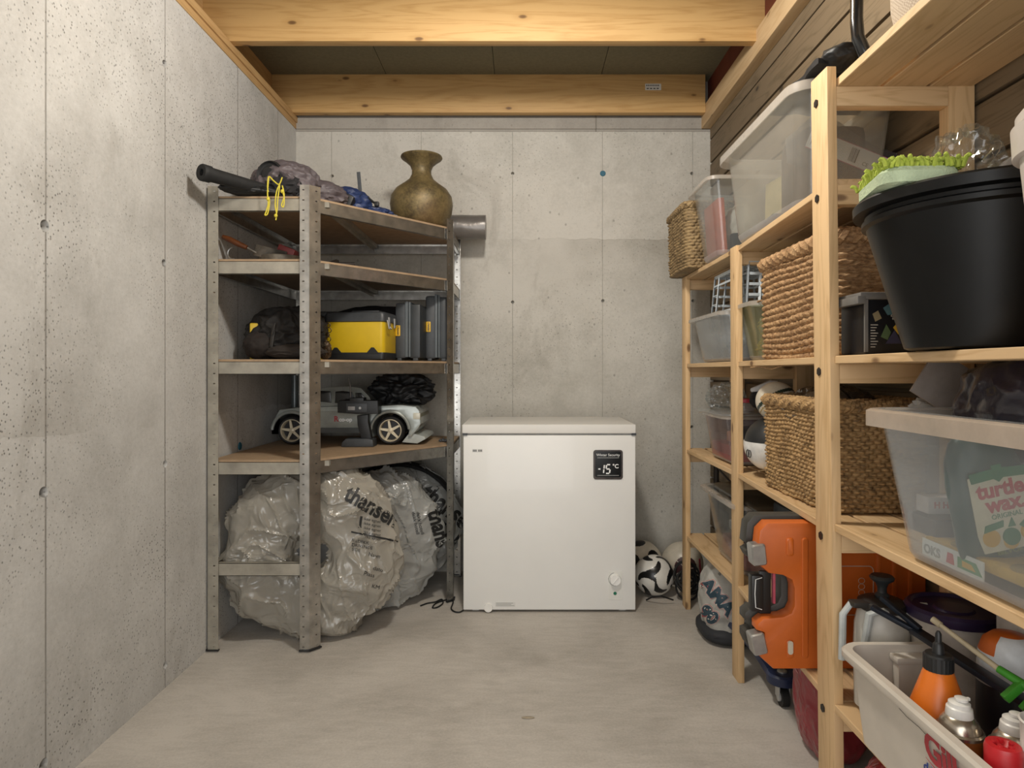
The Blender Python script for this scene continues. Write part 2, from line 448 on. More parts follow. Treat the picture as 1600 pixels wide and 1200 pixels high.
# darker cast band at the head of the back wall
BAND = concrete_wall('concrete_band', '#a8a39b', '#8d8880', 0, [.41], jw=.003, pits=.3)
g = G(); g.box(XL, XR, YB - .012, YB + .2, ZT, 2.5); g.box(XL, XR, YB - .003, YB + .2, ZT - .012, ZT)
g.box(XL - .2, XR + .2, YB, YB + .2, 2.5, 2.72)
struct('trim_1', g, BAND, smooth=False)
# wall plate on the left wall, rim board behind it
g = G(); g.box(XL - .01, XL + .045 - .04, Y0, YB, ZT, 2.472, .002); g.box(XL - .03, XL + .012, Y0, YB, 2.472, 2.505, .002)
struct('trim_2', g, PLATE)
g = G(); g.box(-1.40, -1.346, Y0, YB, 2.50, 2.71); struct('trim_3', g, PLATE)
g = G(); g.box(-1.346, XL, Y0, YB, 2.497, 2.5); struct('trim_4', g, PLATE)
# right wall: horizontal stained planks
g = G(); g.box(XR + .02, XR + .1, Y0, YB, 0, 2.72)
z = 2.378; k = 0
g.box(XR, XR + .022, Y0, YB, 2.384, 2.52, .003)
while z > .02:
    z0 = max(.0, z - .122); g.box(XR + random.uniform(0, .002), XR + .022, Y0, YB, z0, z, .003); z -= .133
struct('wall_right', g, PLANK)
g = G(); g.box(.99, XR, Y0, YB, 2.44, 2.549, .003); struct('trim_5', g, HEADER)
RED = P('red_brown_paint', '#6e3524', .6, 0, .08, 12)
g = G(); g.box(1.028, XR + .03, Y0, YB, 2.549, 2.71); struct('trim_6', g, RED)
# ceiling boards and joists
CEIL = P('grey_green_board', '#77715a', .85, 0, .06, 60, .2, 300)
g = G(); xs = [-1.36, -.73, -.145, .43, 1.05]
for a, b in zip(xs, xs[1:]): g.box(a + .0015, b - .0015, Y0, YB, 2.705, 2.72)
g.box(-1.45, 1.2, Y0, YB + .1, 2.722, 2.76); struct('ceiling', g, CEIL, smooth=False)
for i, y in enumerate((3.585, 2.81, 2.03, 1.25, .47)):
    g = G(); g.box(-1.346, 1.028 if i else .99, y, y + .045, 2.5, 2.705, .002)
    struct('trim_%d' % (7 + i), g, JOIST)
# paper label stuck on the back joist
g = G(); p = px(1008, 141, 3.585); a = px(1033, 131, 3.585)
g.box(p.x, a.x, 3.583, 3.585, p.z, a.z); o = solo('paper_label', g, P('label_paper', '#d8d6d0', .6), 'small white printed sticker on the back ceiling beam', 'sticker')
g = G()
for k in range(8): g.box(p.x + .006 + k*.009, p.x + .011 + k*.009, 3.5822, 3.583, a.z - .013, a.z - .006)
for k in range(4): g.box(p.x + .008 + k*.018, p.x + .019 + k*.018, 3.5822, 3.583, p.z + .006, p.z + .011)
part('print', g, BLACK, o)
# blue caps in the tie holes
CAP = P('blue_cap_plastic', '#23637a', .4)
g = G(); p = px(942, 271, YB); g.cyl((p.x, YB - .004, p.z), (p.x, YB, p.z), .013, .016, 20); g.cyl((p.x, YB-.006, p.z), (p.x, YB-.004, p.z), .006, seg=12)
solo('wall_cap', g, CAP, 'blue round plug in the back wall above the freezer', 'plug')
g = G(); p = px(371, 697, 2.94); g.cyl((XL, 2.94, p.z), (XL + .004, 2.94, p.z), .018, .015, 20)
solo('wall_cap', g, CAP, 'blue round plug in the left wall behind the metal shelving', 'plug')

# ================================================================ CORNER METAL SHELVING
A_, B_, C_, D_, E_ = (-1.232, 2.626), (-.838, 2.626), (-.333, 3.21), (-.333, 3.6), (-1.21, 3.6)
rack = thing('metal_shelving_unit', 'five-sided galvanised corner shelving unit with brown boards left of the freezer', 'shelving', (-.85, 3.1, 0))
def perf(g, o, u, wd, h, n, dirs=1, hw=.008, hh=.0045, cols=(.62,)):
    """perforated strip: origin o, unit dir u (xy), width wd, height h, n rows of slots"""
    o = Vector(o); u = Vector((u[0], u[1], 0)).normalized(); dz = h / n
    us = [0]
    for c_ in cols: us += [c_ * wd - hw / 2, c_ * wd + hw / 2]
    us += [wd]
    for i in range(n):
        zs = [i * dz, i * dz + dz/2 - hh/2, i * dz + dz/2 + hh/2, (i + 1) * dz]
        for a in range(len(us) - 1):
            for b in range(3):
                if a % 2 == 1 and b == 1: continue
                q = [o + u * us[a] + Vector((0, 0, zs[b])), o + u * us[a+1] + Vector((0, 0, zs[b])),
                     o + u * us[a+1] + Vector((0, 0, zs[b+1])), o + u * us[a] + Vector((0, 0, zs[b+1]))]
                g.raw(q, [(0, 1, 2, 3)])
def post(name, base, d1, d2, w1, w2, h, mat_=GALV):
    g = G(); o = (base[0], base[1], 0); n = 46
    perf(g, o, d1, w1, h, n); perf(g, o, d2, w2, h, n)
    bmesh.ops.remove_doubles(g.b, verts=g.b.verts, dist=1e-5)
    p = part(name, g, mat_, rack, smooth=False, recalc=False)
    md = p.modifiers.new('s', 'SOLIDIFY'); md.thickness = .0016; md.offset = 0
    ft = G(); b = Vector((base[0], base[1], 0))
    for d, ww in ((d1, w1), (d2, w2)):
        dd = Vector((d[0], d[1], 0)).normalized(); ft.bar(b - dd*.002 + Vector((0, 0, .007)), b + dd * (ww + .002) + Vector((0, 0, .007)), .014, .005)
    part('foot', ft, BLACK, p); return p
dg = Vector((C_[0]-B_[0], C_[1]-B_[1])).normalized()
post('post', (A_[0] - .005, A_[1] - .003), (1, 0), (0, 1), .042, .035, 1.835, GALVD)
post('post', (B_[0] + .002, B_[1] - .006), (-1, 0), (dg.x, dg.y), .037, .050, 1.84)
post('post', (C_[0] + .003, C_[1] - .005), (-dg.x, -dg.y), (0, 1), .040, .035, 1.835)
post('post', (D_[0] + .004, D_[1] + .004), (0, -1), (-1, 0), .035, .035, 1.835)
post('post', (E_[0], E_[1] + .004), (1, 0), (0, -1), .035, .035, 1.835)
P5 = [A_, B_, C_, D_, (A_[0], E_[1])]
def beam(g, a, b, z, inset=.0, h=.05):
    """C-profile edge beam with its top flange under the board"""
    a, b = Vector((a[0], a[1], 0)), Vector((b[0], b[1], 0)); d = (b - a).normalized(); nrm = Vector((-d.y, d.x, 0))
    a += nrm * inset; b += nrm * inset
    for (o0, o1, z0, z1) in ((0, .0018, -h, 0), (0, .022, -.0018, 0), (0, .016, -h, -h + .0018)):
        q = [a + nrm*o0, b + nrm*o0, b + nrm*o1, a + nrm*o1]
        g.raw([v + Vector((0, 0, z + z0)) for v in q] + [v + Vector((0, 0, z + z1)) for v in q],
              [(0, 3, 2, 1), (4, 5, 6, 7), (0, 1, 5, 4), (1, 2, 6, 5), (2, 3, 7, 6), (3, 0, 4, 7)])
ZL = [1.788, 1.540, 1.144, .747]
for zi, z in enumerate(ZL):
    g = G(); ins = .004
    pts = [(A_[0]+ins, A_[1]+ins), (B_[0], B_[1]+ins), (C_[0]-ins, C_[1]), (C_[0]-ins, D_[1]-ins), (A_[0]+ins, E_[1]-ins)]
    g.raw([(x, y, z + .0) for x, y in pts] + [(x, y, z + .009) for x, y in pts],
          [(4, 3, 2, 1, 0), (5, 6, 7, 8, 9)] + [(i, (i+1) % 5, (i+1) % 5 + 5, i + 5) for i in range(5)])
    sh = part('shelf_board', g, FIBRE, rack, smooth=False)
    for i in range(5):
        a, b = P5[i], P5[(i+1) % 5]
        g = G(); beam(g, (a[0] + (.03 if i == 0 else 0), a[1]), (b[0] - (.03 if i == 0 else 0), b[1]), z, .001)
        part('beam', g, GALVD if i == 0 else GALV, rack, smooth=False)
    g = G(); g.box(-.80, -.775, 2.68, 3.58, z - .022, z - .001); g.box(-.80, -.798, 2.68, 3.58, z - .035, z - .001)
    part('centre_brace', g, GALVD, rack, smooth=False)
for (a, b) in ((A_, B_), (C_, D_), (D_, (A_[0], E_[1])), ((A_[0], E_[1]), A_)):
    g = G(); beam(g, (a[0] + (.03 if a is A_ else 0), a[1]), b, .348, .001); part('beam', g, GALVD, rack, smooth=False)
# ================================================================ WOODEN SHELVING (three ladders)
wr = thing('wooden_shelving_unit', 'tall pine ladder shelving with slatted boards along the plank wall', 'shelving', (.88, 2.2, 0))
XB = 1.035
LAD = [(3.086, .762, .760, 1.546), (2.358, .768, .760, 1.553), (1.52, .717, .697, 1.803), (.70, .717, .717, 1.803)]
def hexa(g, b4, t4): g.raw(b4 + t4, [(3, 2, 1, 0), (4, 5, 6, 7), (0, 1, 5, 4), (1, 2, 6, 5), (2, 3, 7, 6), (3, 0, 4, 7)])
def rect(x0, x1, y0, y1, z): return [(x0, y0, z), (x1, y0, z), (x1, y1, z), (x0, y1, z)]
lev = [(.345, .345), (.745, .757), (1.141, 1.141), (1.550, 1.550)]
for i, (Y, xb, xt, h) in enumerate(LAD):
    d = .085 if i >= 2 else .07; tw = .022
    g = G(); hexa(g, rect(xb, xb + tw, Y, Y + d, 0), rect(xt, xt + tw, Y, Y + d, h))
    bmesh.ops.bevel(g.b, geom=list(g.b.edges), offset=.002, segments=2, affect='EDGES', profile=.5)
    fp = part('post', g, PINE_Z, wr)
    hb = 1.803 if i >= 2 else 1.56
    g = G(); g.box(XB - .06, XB, Y, Y + .035, 0, hb, .002); part('post', g, PINE_Z, wr)
    for k, zz in enumerate([.327, .727, 1.123, 1.532] + ([1.757] if i >= 2 else [])):
        if i == 2 and k == 1: zz = .735
        g = G(); yy = Y + (.0 if i >= 2 else .02)
        xx = xt + (xb - xt) * (1 - zz / h) + tw
        g.box(xx - .0, XB - .06, yy, yy + .03, zz - .045, zz, .002); part('crosspiece', g, PINE_X, wr)
        if i == 2:
            xf = xt + (xb - xt) * (1 - zz / h)
            g = G(); g.cyl((xf - .0025, Y + .055, zz - .018), (xf + .004, Y + .055, zz - .018), .010, .010, 6)
            part('bolt', g, P('dark_bolt', '#2d2520', .5, .3), fp)
def shelf(y0, y1, xf0, xf1, z, n=3, gap=.010, th=.018):
    """boards running along Y; front edge follows the two ladders"""
    for k in range(n):
        g = G(); W0 = (XB - .004 - xf0 + gap) / n; W1 = (XB - .004 - xf1 + gap) / n
        a0 = xf0 + k * W0; a1 = xf1 + k * W1; b0 = a0 + W0 - gap; b1 = a1 + W1 - gap
        hexa(g, [(a0, y0, z - th), (b0, y0, z - th), (b1, y1, z - th), (a1, y1, z - th)],
             [(a0, y0, z), (b0, y0, z), (b1, y1, z), (a1, y1, z)])
        bmesh.ops.bevel(g.b, geom=list(g.b.edges), offset=.0015, segments=1, affect='EDGES')
        part('shelf_board', g, PINE_Y, wr, smooth=False)
for (zf, zn) in lev:
    shelf(3.13, 2.372, .766, .768, zf)
    shelf(2.372 - .002, 1.535, .768, .715, zf)
    if zf < 1.5: shelf(1.533, .70, .715, .712, zn)
shelf(1.60, .70, .722, .715, 1.777, 3, .009, .020)

# ================================================================ FREEZER
X0, X1, YF, YR = -.267, .522, 3.051, 3.57
fz = thing('chest_freezer', 'white chest freezer standing against the back wall', 'freezer', ((X0+X1)/2, (YF+YR)/2, 0))
g = G(); g.box(X0, X1, YF, YR, .012, .812, .004); part('body', g, WHITE, fz)
g = G(); g.box(X0 + .01, X1 - .01, YF + .008, YR, .812, .822); part('gasket', g, P('grey_gasket', '#9b9b98', .6), fz)
g = G(); g.box(X0 - .006, X1 + .002, YF - .004, YR, .820, .862, .006, seg=3); part('lid', g, P('white_lid', '#dedcd7', .4, 0, .02, 4), fz)
g = G()
for (a, b) in ((X0+.04, YF+.03), (X1-.07, YF+.03), (X0+.04, YR-.06), (X1-.07, YR-.06)): g.box(a, a + .03, b, b + .03, 0, .013)
part('foot', g, WHITE, fz)
g = G(); g.box(X0 - .004, X0 + .018, YF - .006, YF + .02, .812, .822); g.box(X1 - .018, X1 + .003, YF - .006, YF + .02, .812, .822); part('lid_bracket', g, DKGREY, fz)
def fpx(x, y, d=0): return px(x, y, YF) + Vector((0, -d, 0))
a, b = fpx(927, 749), fpx(973, 703)
def rpoly(x0, x1, y0, y1, r, n=5): return [(p[0], p[1]) for p in rr((x0+x1)/2, (y0+y1)/2, (x1-x0)/2, (y1-y0)/2, r, 0, n)]
M_ = FRONT((a.x, YF, a.z)); Wd, Hd = b.x - a.x, b.z - a.z
g = G(); g.prism(rpoly(0, Wd, 0, Hd, .012), .003, M_); dp = part('display', g, P('bronze_frame', '#4a4340', .25, .3, .2, 30), fz)
g = G(); g.prism(rpoly(.008, Wd - .008, .010, Hd - .006, .008), .0036, M_); part('screen', g, P('black_screen', '#0d0e0f', .15), dp)
TXT = P('white_print', '#f2f3f2', .4, 0, 0)
M2 = FRONT((a.x, YF - .0038, a.z))
g = G(); g.text('Winter Security', .0165, M2 @ Matrix.Translation((Wd/2, Hd - .028, 0)), .0003, 'CENTER')
def seg_digit(g, M, x, y, w_, h_, segs, t_=.006, sh=.12):
    P_ = {'a': ((0, 1), (1, 1)), 'b': ((1, 1), (1, .5)), 'c': ((1, .5), (1, 0)), 'd': ((0, 0), (1, 0)), 'e': ((0, .5), (0, 0)), 'f': ((0, 1), (0, .5)), 'g': ((0, .5), (1, .5))}
    for s_ in segs:
        (x0, y0), (x1, y1) = P_[s_]
        X0_, Y0_, X1_, Y1_ = x + x0*w_ + y0*h_*sh, y + y0*h_, x + x1*w_ + y1*h_*sh, y + y1*h_
        d = Vector((X1_-X0_, Y1_-Y0_)).normalized(); n_ = Vector((-d.y, d.x)) * t_/2; e = d * .002
        pts = [(X0_+e.x-n_.x, Y0_+e.y-n_.y), (X1_-e.x-n_.x, Y1_-e.y-n_.y), (X1_-e.x+n_.x, Y1_-e.y+n_.y), (X0_+e.x+n_.x, Y0_+e.y+n_.y)]
        g.prism(pts, .0004, M)
for yy in (Hd - .036, .018):
    g.prism([(.018, yy), (Wd - .018, yy), (Wd - .018, yy + .0010), (.018, yy + .0010)], .0002, M2)
seg_digit(g, M2, .018, .028, .014, .040, 'g')
seg_digit(g, M2, .032, .028, .014, .040, 'bc')
seg_digit(g, M2, .056, .028, .018, .040, 'afgcd')
g.text('°C', .026, M2 @ Matrix.Translation((.087, .052, 0)), .0003, bold=.0006)
part('readout', g, TXT, dp, 'white digits reading minus fifteen')
# control panel
a, b = fpx(951, 937), fpx(972, 893)
g = G(); g.prism(rpoly(a.x, b.x, a.z, b.z, .003), .0015, FRONT((0, YF, 0))); cp = part('control_panel', g, P('pale_grey_panel', '#dfdfda', .4, 0, .01), fz)
c = fpx(961, 905); g = G(); g.cyl((c.x, YF, c.z), (c.x, YF - .020, c.z), .0265, .0235, 32); g.box(c.x - .002, c.x + .002, YF - .0225, YF - .019, c.z - .02, c.z + .02, M=about(c, 'Y', 40))
part('dial', g, P('white_dial', '#efefec', .3, 0, .01), cp)
g = G(); g.tube([(c.x + .030*cos(q), YF - .001, c.z + .030*sin(q)) for q in [R(100 + 25*k) for k in range(9)]], .0011, 5); part('dial_scale', g, DKGREY, cp)
c = fpx(961, 927); g = G(); g.cyl((c.x, YF, c.z), (c.x, YF - .004, c.z), .0085, .007, 16); part('indicator_light', g, P('green_lens', '#1f6f55', .2), cp)
c = fpx(763, 950); g = G(); g.cyl((c.x, YF + .001, c.z + .002), (c.x, YF - .008, c.z + .002), .0205, .019, 28); part('drain_cap', g, P('white_cap', '#ecebe7', .3, 0, .01), fz)
a, b = fpx(738, 706), fpx(754, 701.5); g = G(); g.box(a.x, b.x, YF - .0008, YF, a.z - .002, b.z); st_ = part('sticker', g, P('white_sticker', '#d9d9d6', .5, 0, .01), fz)
g = G()
for k in range(7):
    if k != 3: g.box(a.x + .003 + k*.0062, a.x + .007 + k*.0062, YF - .0012, YF - .0008, a.z + .001, b.z - .003)
part('print', g, DKGREY, st_)
a, b = fpx(774, 948), fpx(805, 941); g = G(); g.box(a.x, b.x, YF - .0008, YF, a.z, b.z); st_ = part('sticker', g, P('white_sticker', '#d9d9d6', .5), fz)
g = G()
for k, L in enumerate((.084, .07, .078)): g.box(a.x + .003, a.x + .003 + L, YF - .0011, YF - .0008, a.z + .004 + k*.006, a.z + .0058 + k*.006)
part('print', g, P('grey_print', '#8c8c88', .6), st_)

# ================================================================ BINS AND BASKETS
def bin_(name, label, cat, x0, x1, y0, y1, z0, z1, tx=.05, ty=.05, mb=None, mr=None, rc=.04, rim=.022, rimh=.018, group=None, th=.003, tilt=None):
    """open plastic bin; x0..y1 is the outside of the rim, tx/ty how far the base is drawn in"""
    mb = mb or CLEAR; mr = mr or RIMM
    cx, cy, hx, hy = (x0+x1)/2, (y0+y1)/2, (x1-x0)/2, (y1-y0)/2
    t_ = thing(name, label, cat, (cx, cy, z0), group); g = G(); T_ = tilt or Matrix()
    g.M = T_
    o = lambda k, e=0, z=None: rr(cx, cy, hx - rim - tx*(1-k) - e, hy - rim - ty*(1-k) - e, rc, z0 + (z1-z0)*k if z is None else z)
    k8 = .03
    loops = [rr(cx, cy, hx-rim-tx-.012, hy-rim-ty-.012, rc*.8, z0), rr(cx, cy, hx-rim-tx-.003, hy-rim-ty-.003, rc, z0+.004), o(.05), o(1),
             o(1, th), o(.05, th), rr(cx, cy, hx-rim-tx-.014, hy-rim-ty-.014, rc*.8, z0+th)]
    loops.insert(3, o(.075)); g.loft(loops)
    for f_ in g.b.faces:
        if f_.calc_center_median().z < z0 + .07*(z1-z0): f_.material_index = 1
    part('bin_body', g, [mb, BASEM], t_, recalc=False)
    g = G(); g.M = T_
    a = lambda e, z: rr(cx, cy, hx - e, hy - e, rc + rim*.5, z)
    lp = [a(rim - .001, z1 - .002), a(rim*.3, z1 - .001), a(0, z1 - .005), a(0, z1 - rimh), a(.0025, z1 - rimh), a(.003, z1 - .006), a(rim*.35, z1 - .0035), a(rim + .003, z1 - .005)]
    g.loft(lp + [lp[0]], False, False); part('rim', g, mr, t_)
    return t_

def seagrass(name, base, dark, light):
    m, nt = nmat(name); t = NT(nt); co = t.coord()
    n = t.noise(t.coord((1, 1, 3)), 60, 4, .7); n2 = t.noise(co, 9, 3)
    f = t.math('ADD', t.math('MULTIPLY', n, .75), t.math('MULTIPLY', n2, .3))
    col = t.ramp(f, [(.36, srgb(dark)), (.52, srgb(base)), (.68, srgb(light))])
    t.out(t.prin(col, .75, 0, t.bump(t.noise(co, 260, 3), .5, .001))); return m
SG1 = seagrass('seagrass_rope', '#a5815a', '#6e5136', '#c9a77c')
SG2 = seagrass('seagrass_fine', '#a08055', '#54402a', '#c6a373')
SG3 = seagrass('seagrass_dull', '#86704f', '#4e3e2a', '#ab9268')
def basket(name, label, x0, x1, y0, y1, z0, z1, rows, pitch, depth, mat_, style, seed=0, group='seagrass baskets'):
    t_ = thing(name, label, 'basket', ((x0+x1)/2, (y0+y1)/2, z0), group)
    rng = np.random.RandomState(seed)
    cx, cy, hx, hy, rc = (x0+x1)/2, (y0+y1)/2, (x1-x0)/2, (y1-y0)/2, .03
    # perimeter samples
    du = pitch / 8 if style == 'rope' else pitch / 7
    segs = []; 
    def corner(sx, sy, a0):
        for a in np.linspace(a0, a0 + pi/2, 9)[:-1]: segs.append((cx + sx*(hx-rc) + rc*cos(a), cy + sy*(hy-rc) + rc*sin(a), cos(a), sin(a)))
    def line(p, q, nx, ny):
        L = math.dist(p, q); n = max(2, int(L / du))
        for k in range(n): segs.append((p[0] + (q[0]-p[0])*k/n, p[1] + (q[1]-p[1])*k/n, nx, ny))
    line((cx+hx, cy-hy+rc), (cx+hx, cy+hy-rc), 1, 0); corner(1, 1, 0)
    line((cx+hx-rc, cy+hy), (cx-hx+rc, cy+hy), 0, 1); corner(-1, 1, pi/2)
    line((cx-hx, cy+hy-rc), (cx-hx, cy-hy+rc), -1, 0); corner(-1, -1, pi)
    line((cx-hx+rc, cy-hy), (cx+hx-rc, cy-hy), 0, -1); corner(1, -1, 1.5*pi)
    P_ = np.array(segs); n = len(P_)
    d = np.linalg.norm(np.diff(np.vstack([P_[:, :2], P_[:1, :2]]), axis=0), axis=1); U = np.concatenate([[0], np.cumsum(d)[:-1]])
    tot = d.sum(); nst = max(4, round(tot / pitch)); U = U * nst * 1.0 / tot   # stake units
    m_ = 6; nv = rows * m_ + 1
    V = np.linspace(0, rows, nv)
    uu, vv = np.meshgrid(U, V)
    wob = np.zeros((nv, n))
    for k in range(5):
        fr = rng.uniform(.02, .12) * 2*pi; wob += rng.uniform(.05, .22) * np.sin(np.round(uu*0+uu) * fr + rng.uniform(0, 6) + vv * rng.uniform(.05, .35))
    vw = vv + wob * (.8 if style == 'rope' else .35)
    row = np.floor(vw); fv = vw - row
    bulge = np.sqrt(np.clip(1 - (2*fv - 1)**2, 0, 1))
    if style == 'rope':
        s_ = np.where(np.mod(row, 2) < 1, 1.0, -1.0)
        ph = uu * 2 + s_ * (fv - .5) * 1.1 + row * .37
        tw = np.abs(np.sin(pi * ph))
        h = bulge * (.45 + .55 * tw ** .6)
        jit = rng.uniform(.75, 1.25, (rows + 6, 4000)); ii = np.clip(row.astype(int) + 2, 0, rows + 5); jj = np.mod(np.floor(ph).astype(int), 4000)
        h = h * jit[ii, jj]
    else:
        ph = uu + .5 * np.mod(row, 2)
        h = bulge * (.25 + .75 * np.abs(np.sin(pi * ph)) ** .7)
        jit = rng.uniform(.7, 1.3, (rows + 6, 4000)); ii = np.clip(row.astype(int) + 2, 0, rows + 5); jj = np.mod(np.floor(ph).astype(int), 4000)
        h = h * jit[ii, jj]
    zz = z0 + (z1 - z0) * vv / rows
    flare = 1 - .03 * (1 - vv / rows) ** 1.0
    X = cx + (P_[:, 0][None, :] - cx) * flare + P_[:, 2][None, :] * depth * h
    Yy = cy + (P_[:, 1][None, :] - cy) * flare + P_[:, 3][None, :] * depth * h
    zz = zz + .004 * np.sin(P_[:, 0] * 23 + P_[:, 1] * 17 + seed)[None, :] * (vv / rows)
    co = np.stack([X, Yy, zz], -1).reshape(-1, 3)
    # inner wall
    xi = cx + (P_[:, 0] - cx) * .985 - P_[:, 2] * .006; yi = cy + (P_[:, 1] - cy) * .985 - P_[:, 3] * .006
    inner = np.concatenate([np.stack([xi, yi, np.full(n, z)], -1) for z in (z1, z0 + .006)])
    co = np.concatenate([co, inner, [[cx, cy, z0 + .006]], [[cx, cy, z0]]])
    idx = np.arange(nv * n).reshape(nv, n); a = idx[:-1]; b = idx[1:]
    q = np.stack([a, np.roll(a, -1, 1), np.roll(b, -1, 1), b], -1).reshape(-1, 4)
    i0 = nv * n + np.arange(n); i1 = i0 + n; tl = idx[-1]
    q2 = np.stack([tl, np.roll(tl, -1), np.roll(i0, -1), i0], -1); q3 = np.stack([i0, np.roll(i0, -1), np.roll(i1, -1), i1], -1)
    faces = np.concatenate([q, q2, q3]).tolist(); c1 = nv*n + 2*n
    faces += [[int(i1[k]), int(i1[(k+1) % n]), c1] for k in range(n)] + [[int(idx[0][(k+1) % n]), int(idx[0][k]), c1 + 1] for k in range(n)]
    me = bpy.data.meshes.new('basket_body'); co -= np.array(t_.location); me.from_pydata(co.tolist(), [], faces); me.materials.append(mat_)
    me.shade_smooth(); me.update()
    o = bpy.data.objects.new('basket_body', me); COL.objects.link(o); o.parent = t_
    # braided rim
    g = G(); k_ = 3
    step = max(1, int(len(P_) / (tot / .007)))
    for j in range(k_):
        pts = []
        for i in range(0, n, step):
            aa = i / n * tot / .035 * 2*pi + j * 2*pi / k_; r_ = depth * .9 + .0015
            pts.append((P_[i, 0] + P_[i, 2] * (r_*cos(aa)), P_[i, 1] + P_[i, 3] * (r_*cos(aa)), z1 + r_ * sin(aa) * .8 + .002))
        g.tube(pts, r_ * .85, 6, True)
    part('braided_rim', g, mat_, t_)
    # loose fibres
    g = G()
    for k in range(16):
        i = rng.randint(n); z = rng.uniform(z0 + .01, z1); p = Vector((P_[i, 0], P_[i, 1], z)); nn = Vector((P_[i, 2], P_[i, 3], 0)); tn = Vector((-nn.y, nn.x, 0))
        L = rng.uniform(.01, .035)
        g.tube([p + nn*depth*.5, p + nn*(depth + .003) + tn*L*.4, p + nn*(depth + .006) + tn*L + Vector((0, 0, rng.uniform(-.012, .012)))], .0011, 4)
    fo = part('loose_straw', g, mat_, t_); fo['kind'] = 'stuff'
    return t_

# ---- top level of the wooden shelves (z 1.55)
basket('seagrass_basket', 'far seagrass basket on the top shelf next to the back wall', .712, .985, 2.875, 3.215, 1.553, 1.825, 20, .022, .012, SG3, 'fine', 3)
FAR = bin_('storage_bin', 'narrow clear plastic bin between the far basket and the big clear bin on top', 'storage bin', .70, 1.0, 2.505, 2.835, 1.552, 1.850, .035, .035, mb=clear('clear_bin_crisp', milk=.22), rc=.03)
g = G(); g.box(.775, .80, 2.58, 2.78, 1.565, 1.78, .004, M=about((.78, 2.7, 1.57), 'Y', -4)); solo('book', g, P('faded_orange_card', '#b0563a', .6), 'orange-red folder upright in the far clear bin on top', 'folder')
g = G(); blob(g, (.88, 2.66, 1.67), (.07, .07, .10), 4, .12, 3, 4, 1.56); solo('cloth_bundle', g, P('pale_cloth', '#c5bfb4', .9, bump=.3), 'pale cloth bundle in the far clear bin on top', 'cloth')
g = G(); g.box(.81, .95, 2.56, 2.60, 1.56, 1.64, .01); solo('dark_pouch', g, P('slate_cloth', '#30353c', .8), 'dark slate pouch low in the far clear bin on top', 'pouch')

bin_('storage_bin', 'biggest clear plastic bin high on the middle bay of the top shelf', 'storage bin', .708, 1.028, 1.725, 2.435, 1.553, 1.872, .022, .05, mb=clear('clear_bin_big', milk=.42, milkcol='#d9d2c6'), rc=.055, rim=.026, rimh=.03)
g = G(); g.box(.795, .97, 1.86, 2.06, 1.566, 1.80, .03); solo('leather_bag', g, P('dark_brown_leather', '#3a2a26', .5), 'dark brown bag inside the biggest clear bin on top', 'bag')
g = G(); g.box(.84, .845, 2.10, 2.30, 1.60, 1.74, M=about((.84, 2.2, 1.6), 'X', 4)); solo('cream_card', g, P('cream_card', '#cdbd8e', .7), 'cream card upright inside the biggest clear bin on top', 'card')
g = G(); g.box(.80, .90, 2.12, 2.34, 1.566, 1.60, .008, M=about((.85, 2.2, 1.57), 'X', -9)); solo('dark_tray', g, DKGREY, 'dark tray low inside the biggest clear bin on top', 'tray')
g = G(); blob(g, (.93, 2.10, 1.64), (.06, .06, .08), 4, .15, 3, 9, 1.566); solo('fluffy_bundle', g, P('tan_fluff', '#8d6d55', .9), 'tan fluffy bundle inside the biggest clear bin on top', 'bundle')
# rounded plastic packet with barcode label, seen beyond the near ladder
t_ = thing('plastic_case', 'rounded clear case with a barcode label beyond the near ladder on top', 'case', (.92, 1.80, 1.60))
Mq = FRONT((.905, 1.835, 1.705)) @ rot('Z', -22) @ Matrix.Scale(1.22, 4); g = G()
prof = [(-.11, .05), (-.05, .062), (0, .05), (.05, .04), (.10, .045), (.125, .01), (.12, -.04), (.07, -.062), (0, -.06), (-.05, -.045), (-.11, -.05), (-.135, 0)]
g.prism(prof, .06, Mq @ Matrix.Translation((0, 0, -.06)), .01); part('case_body', g, clear('grey_clear_case', milk=.6, milkcol='#9a97a2'), t_)
g = G(); g.prism([(-.10, -.022), (.115, -.022), (.115, .022), (-.10, .022)], .001, Mq); part('label', g, P('white_sticker', '#d9d9d6', .5), t_)
g = G(); rnd = random.Random(2)
for (xa, xb, ya, yb) in ((.0, .018, -.016, .016), (.065, .105, -.018, .006)):
    x = xa
    while x < xb:
        w_ = rnd.choice((.0012, .002, .003)); g.prism([(x, ya), (x + w_, ya), (x + w_, yb), (x, yb)], .0004, Mq @ Matrix.Translation((0, 0, .001))); x += w_ + .0016
g.text('100 1981', .014, Mq @ Matrix.Translation((-.095, -.014, .001)), .0003); g.text('CE', .012, Mq @ Matrix.Translation((.033, -.014, .001)), .0003)
part('print', g, BLACK, t_)
g = G()
for y_ in (-.0235, .022): g.prism([(-.10, y_), (.115, y_), (.115, y_ + .0015), (-.10, y_ + .0015)], .0012, Mq)
part('pink_stripe', g, P('pink_print', '#a94a68', .5), t_)
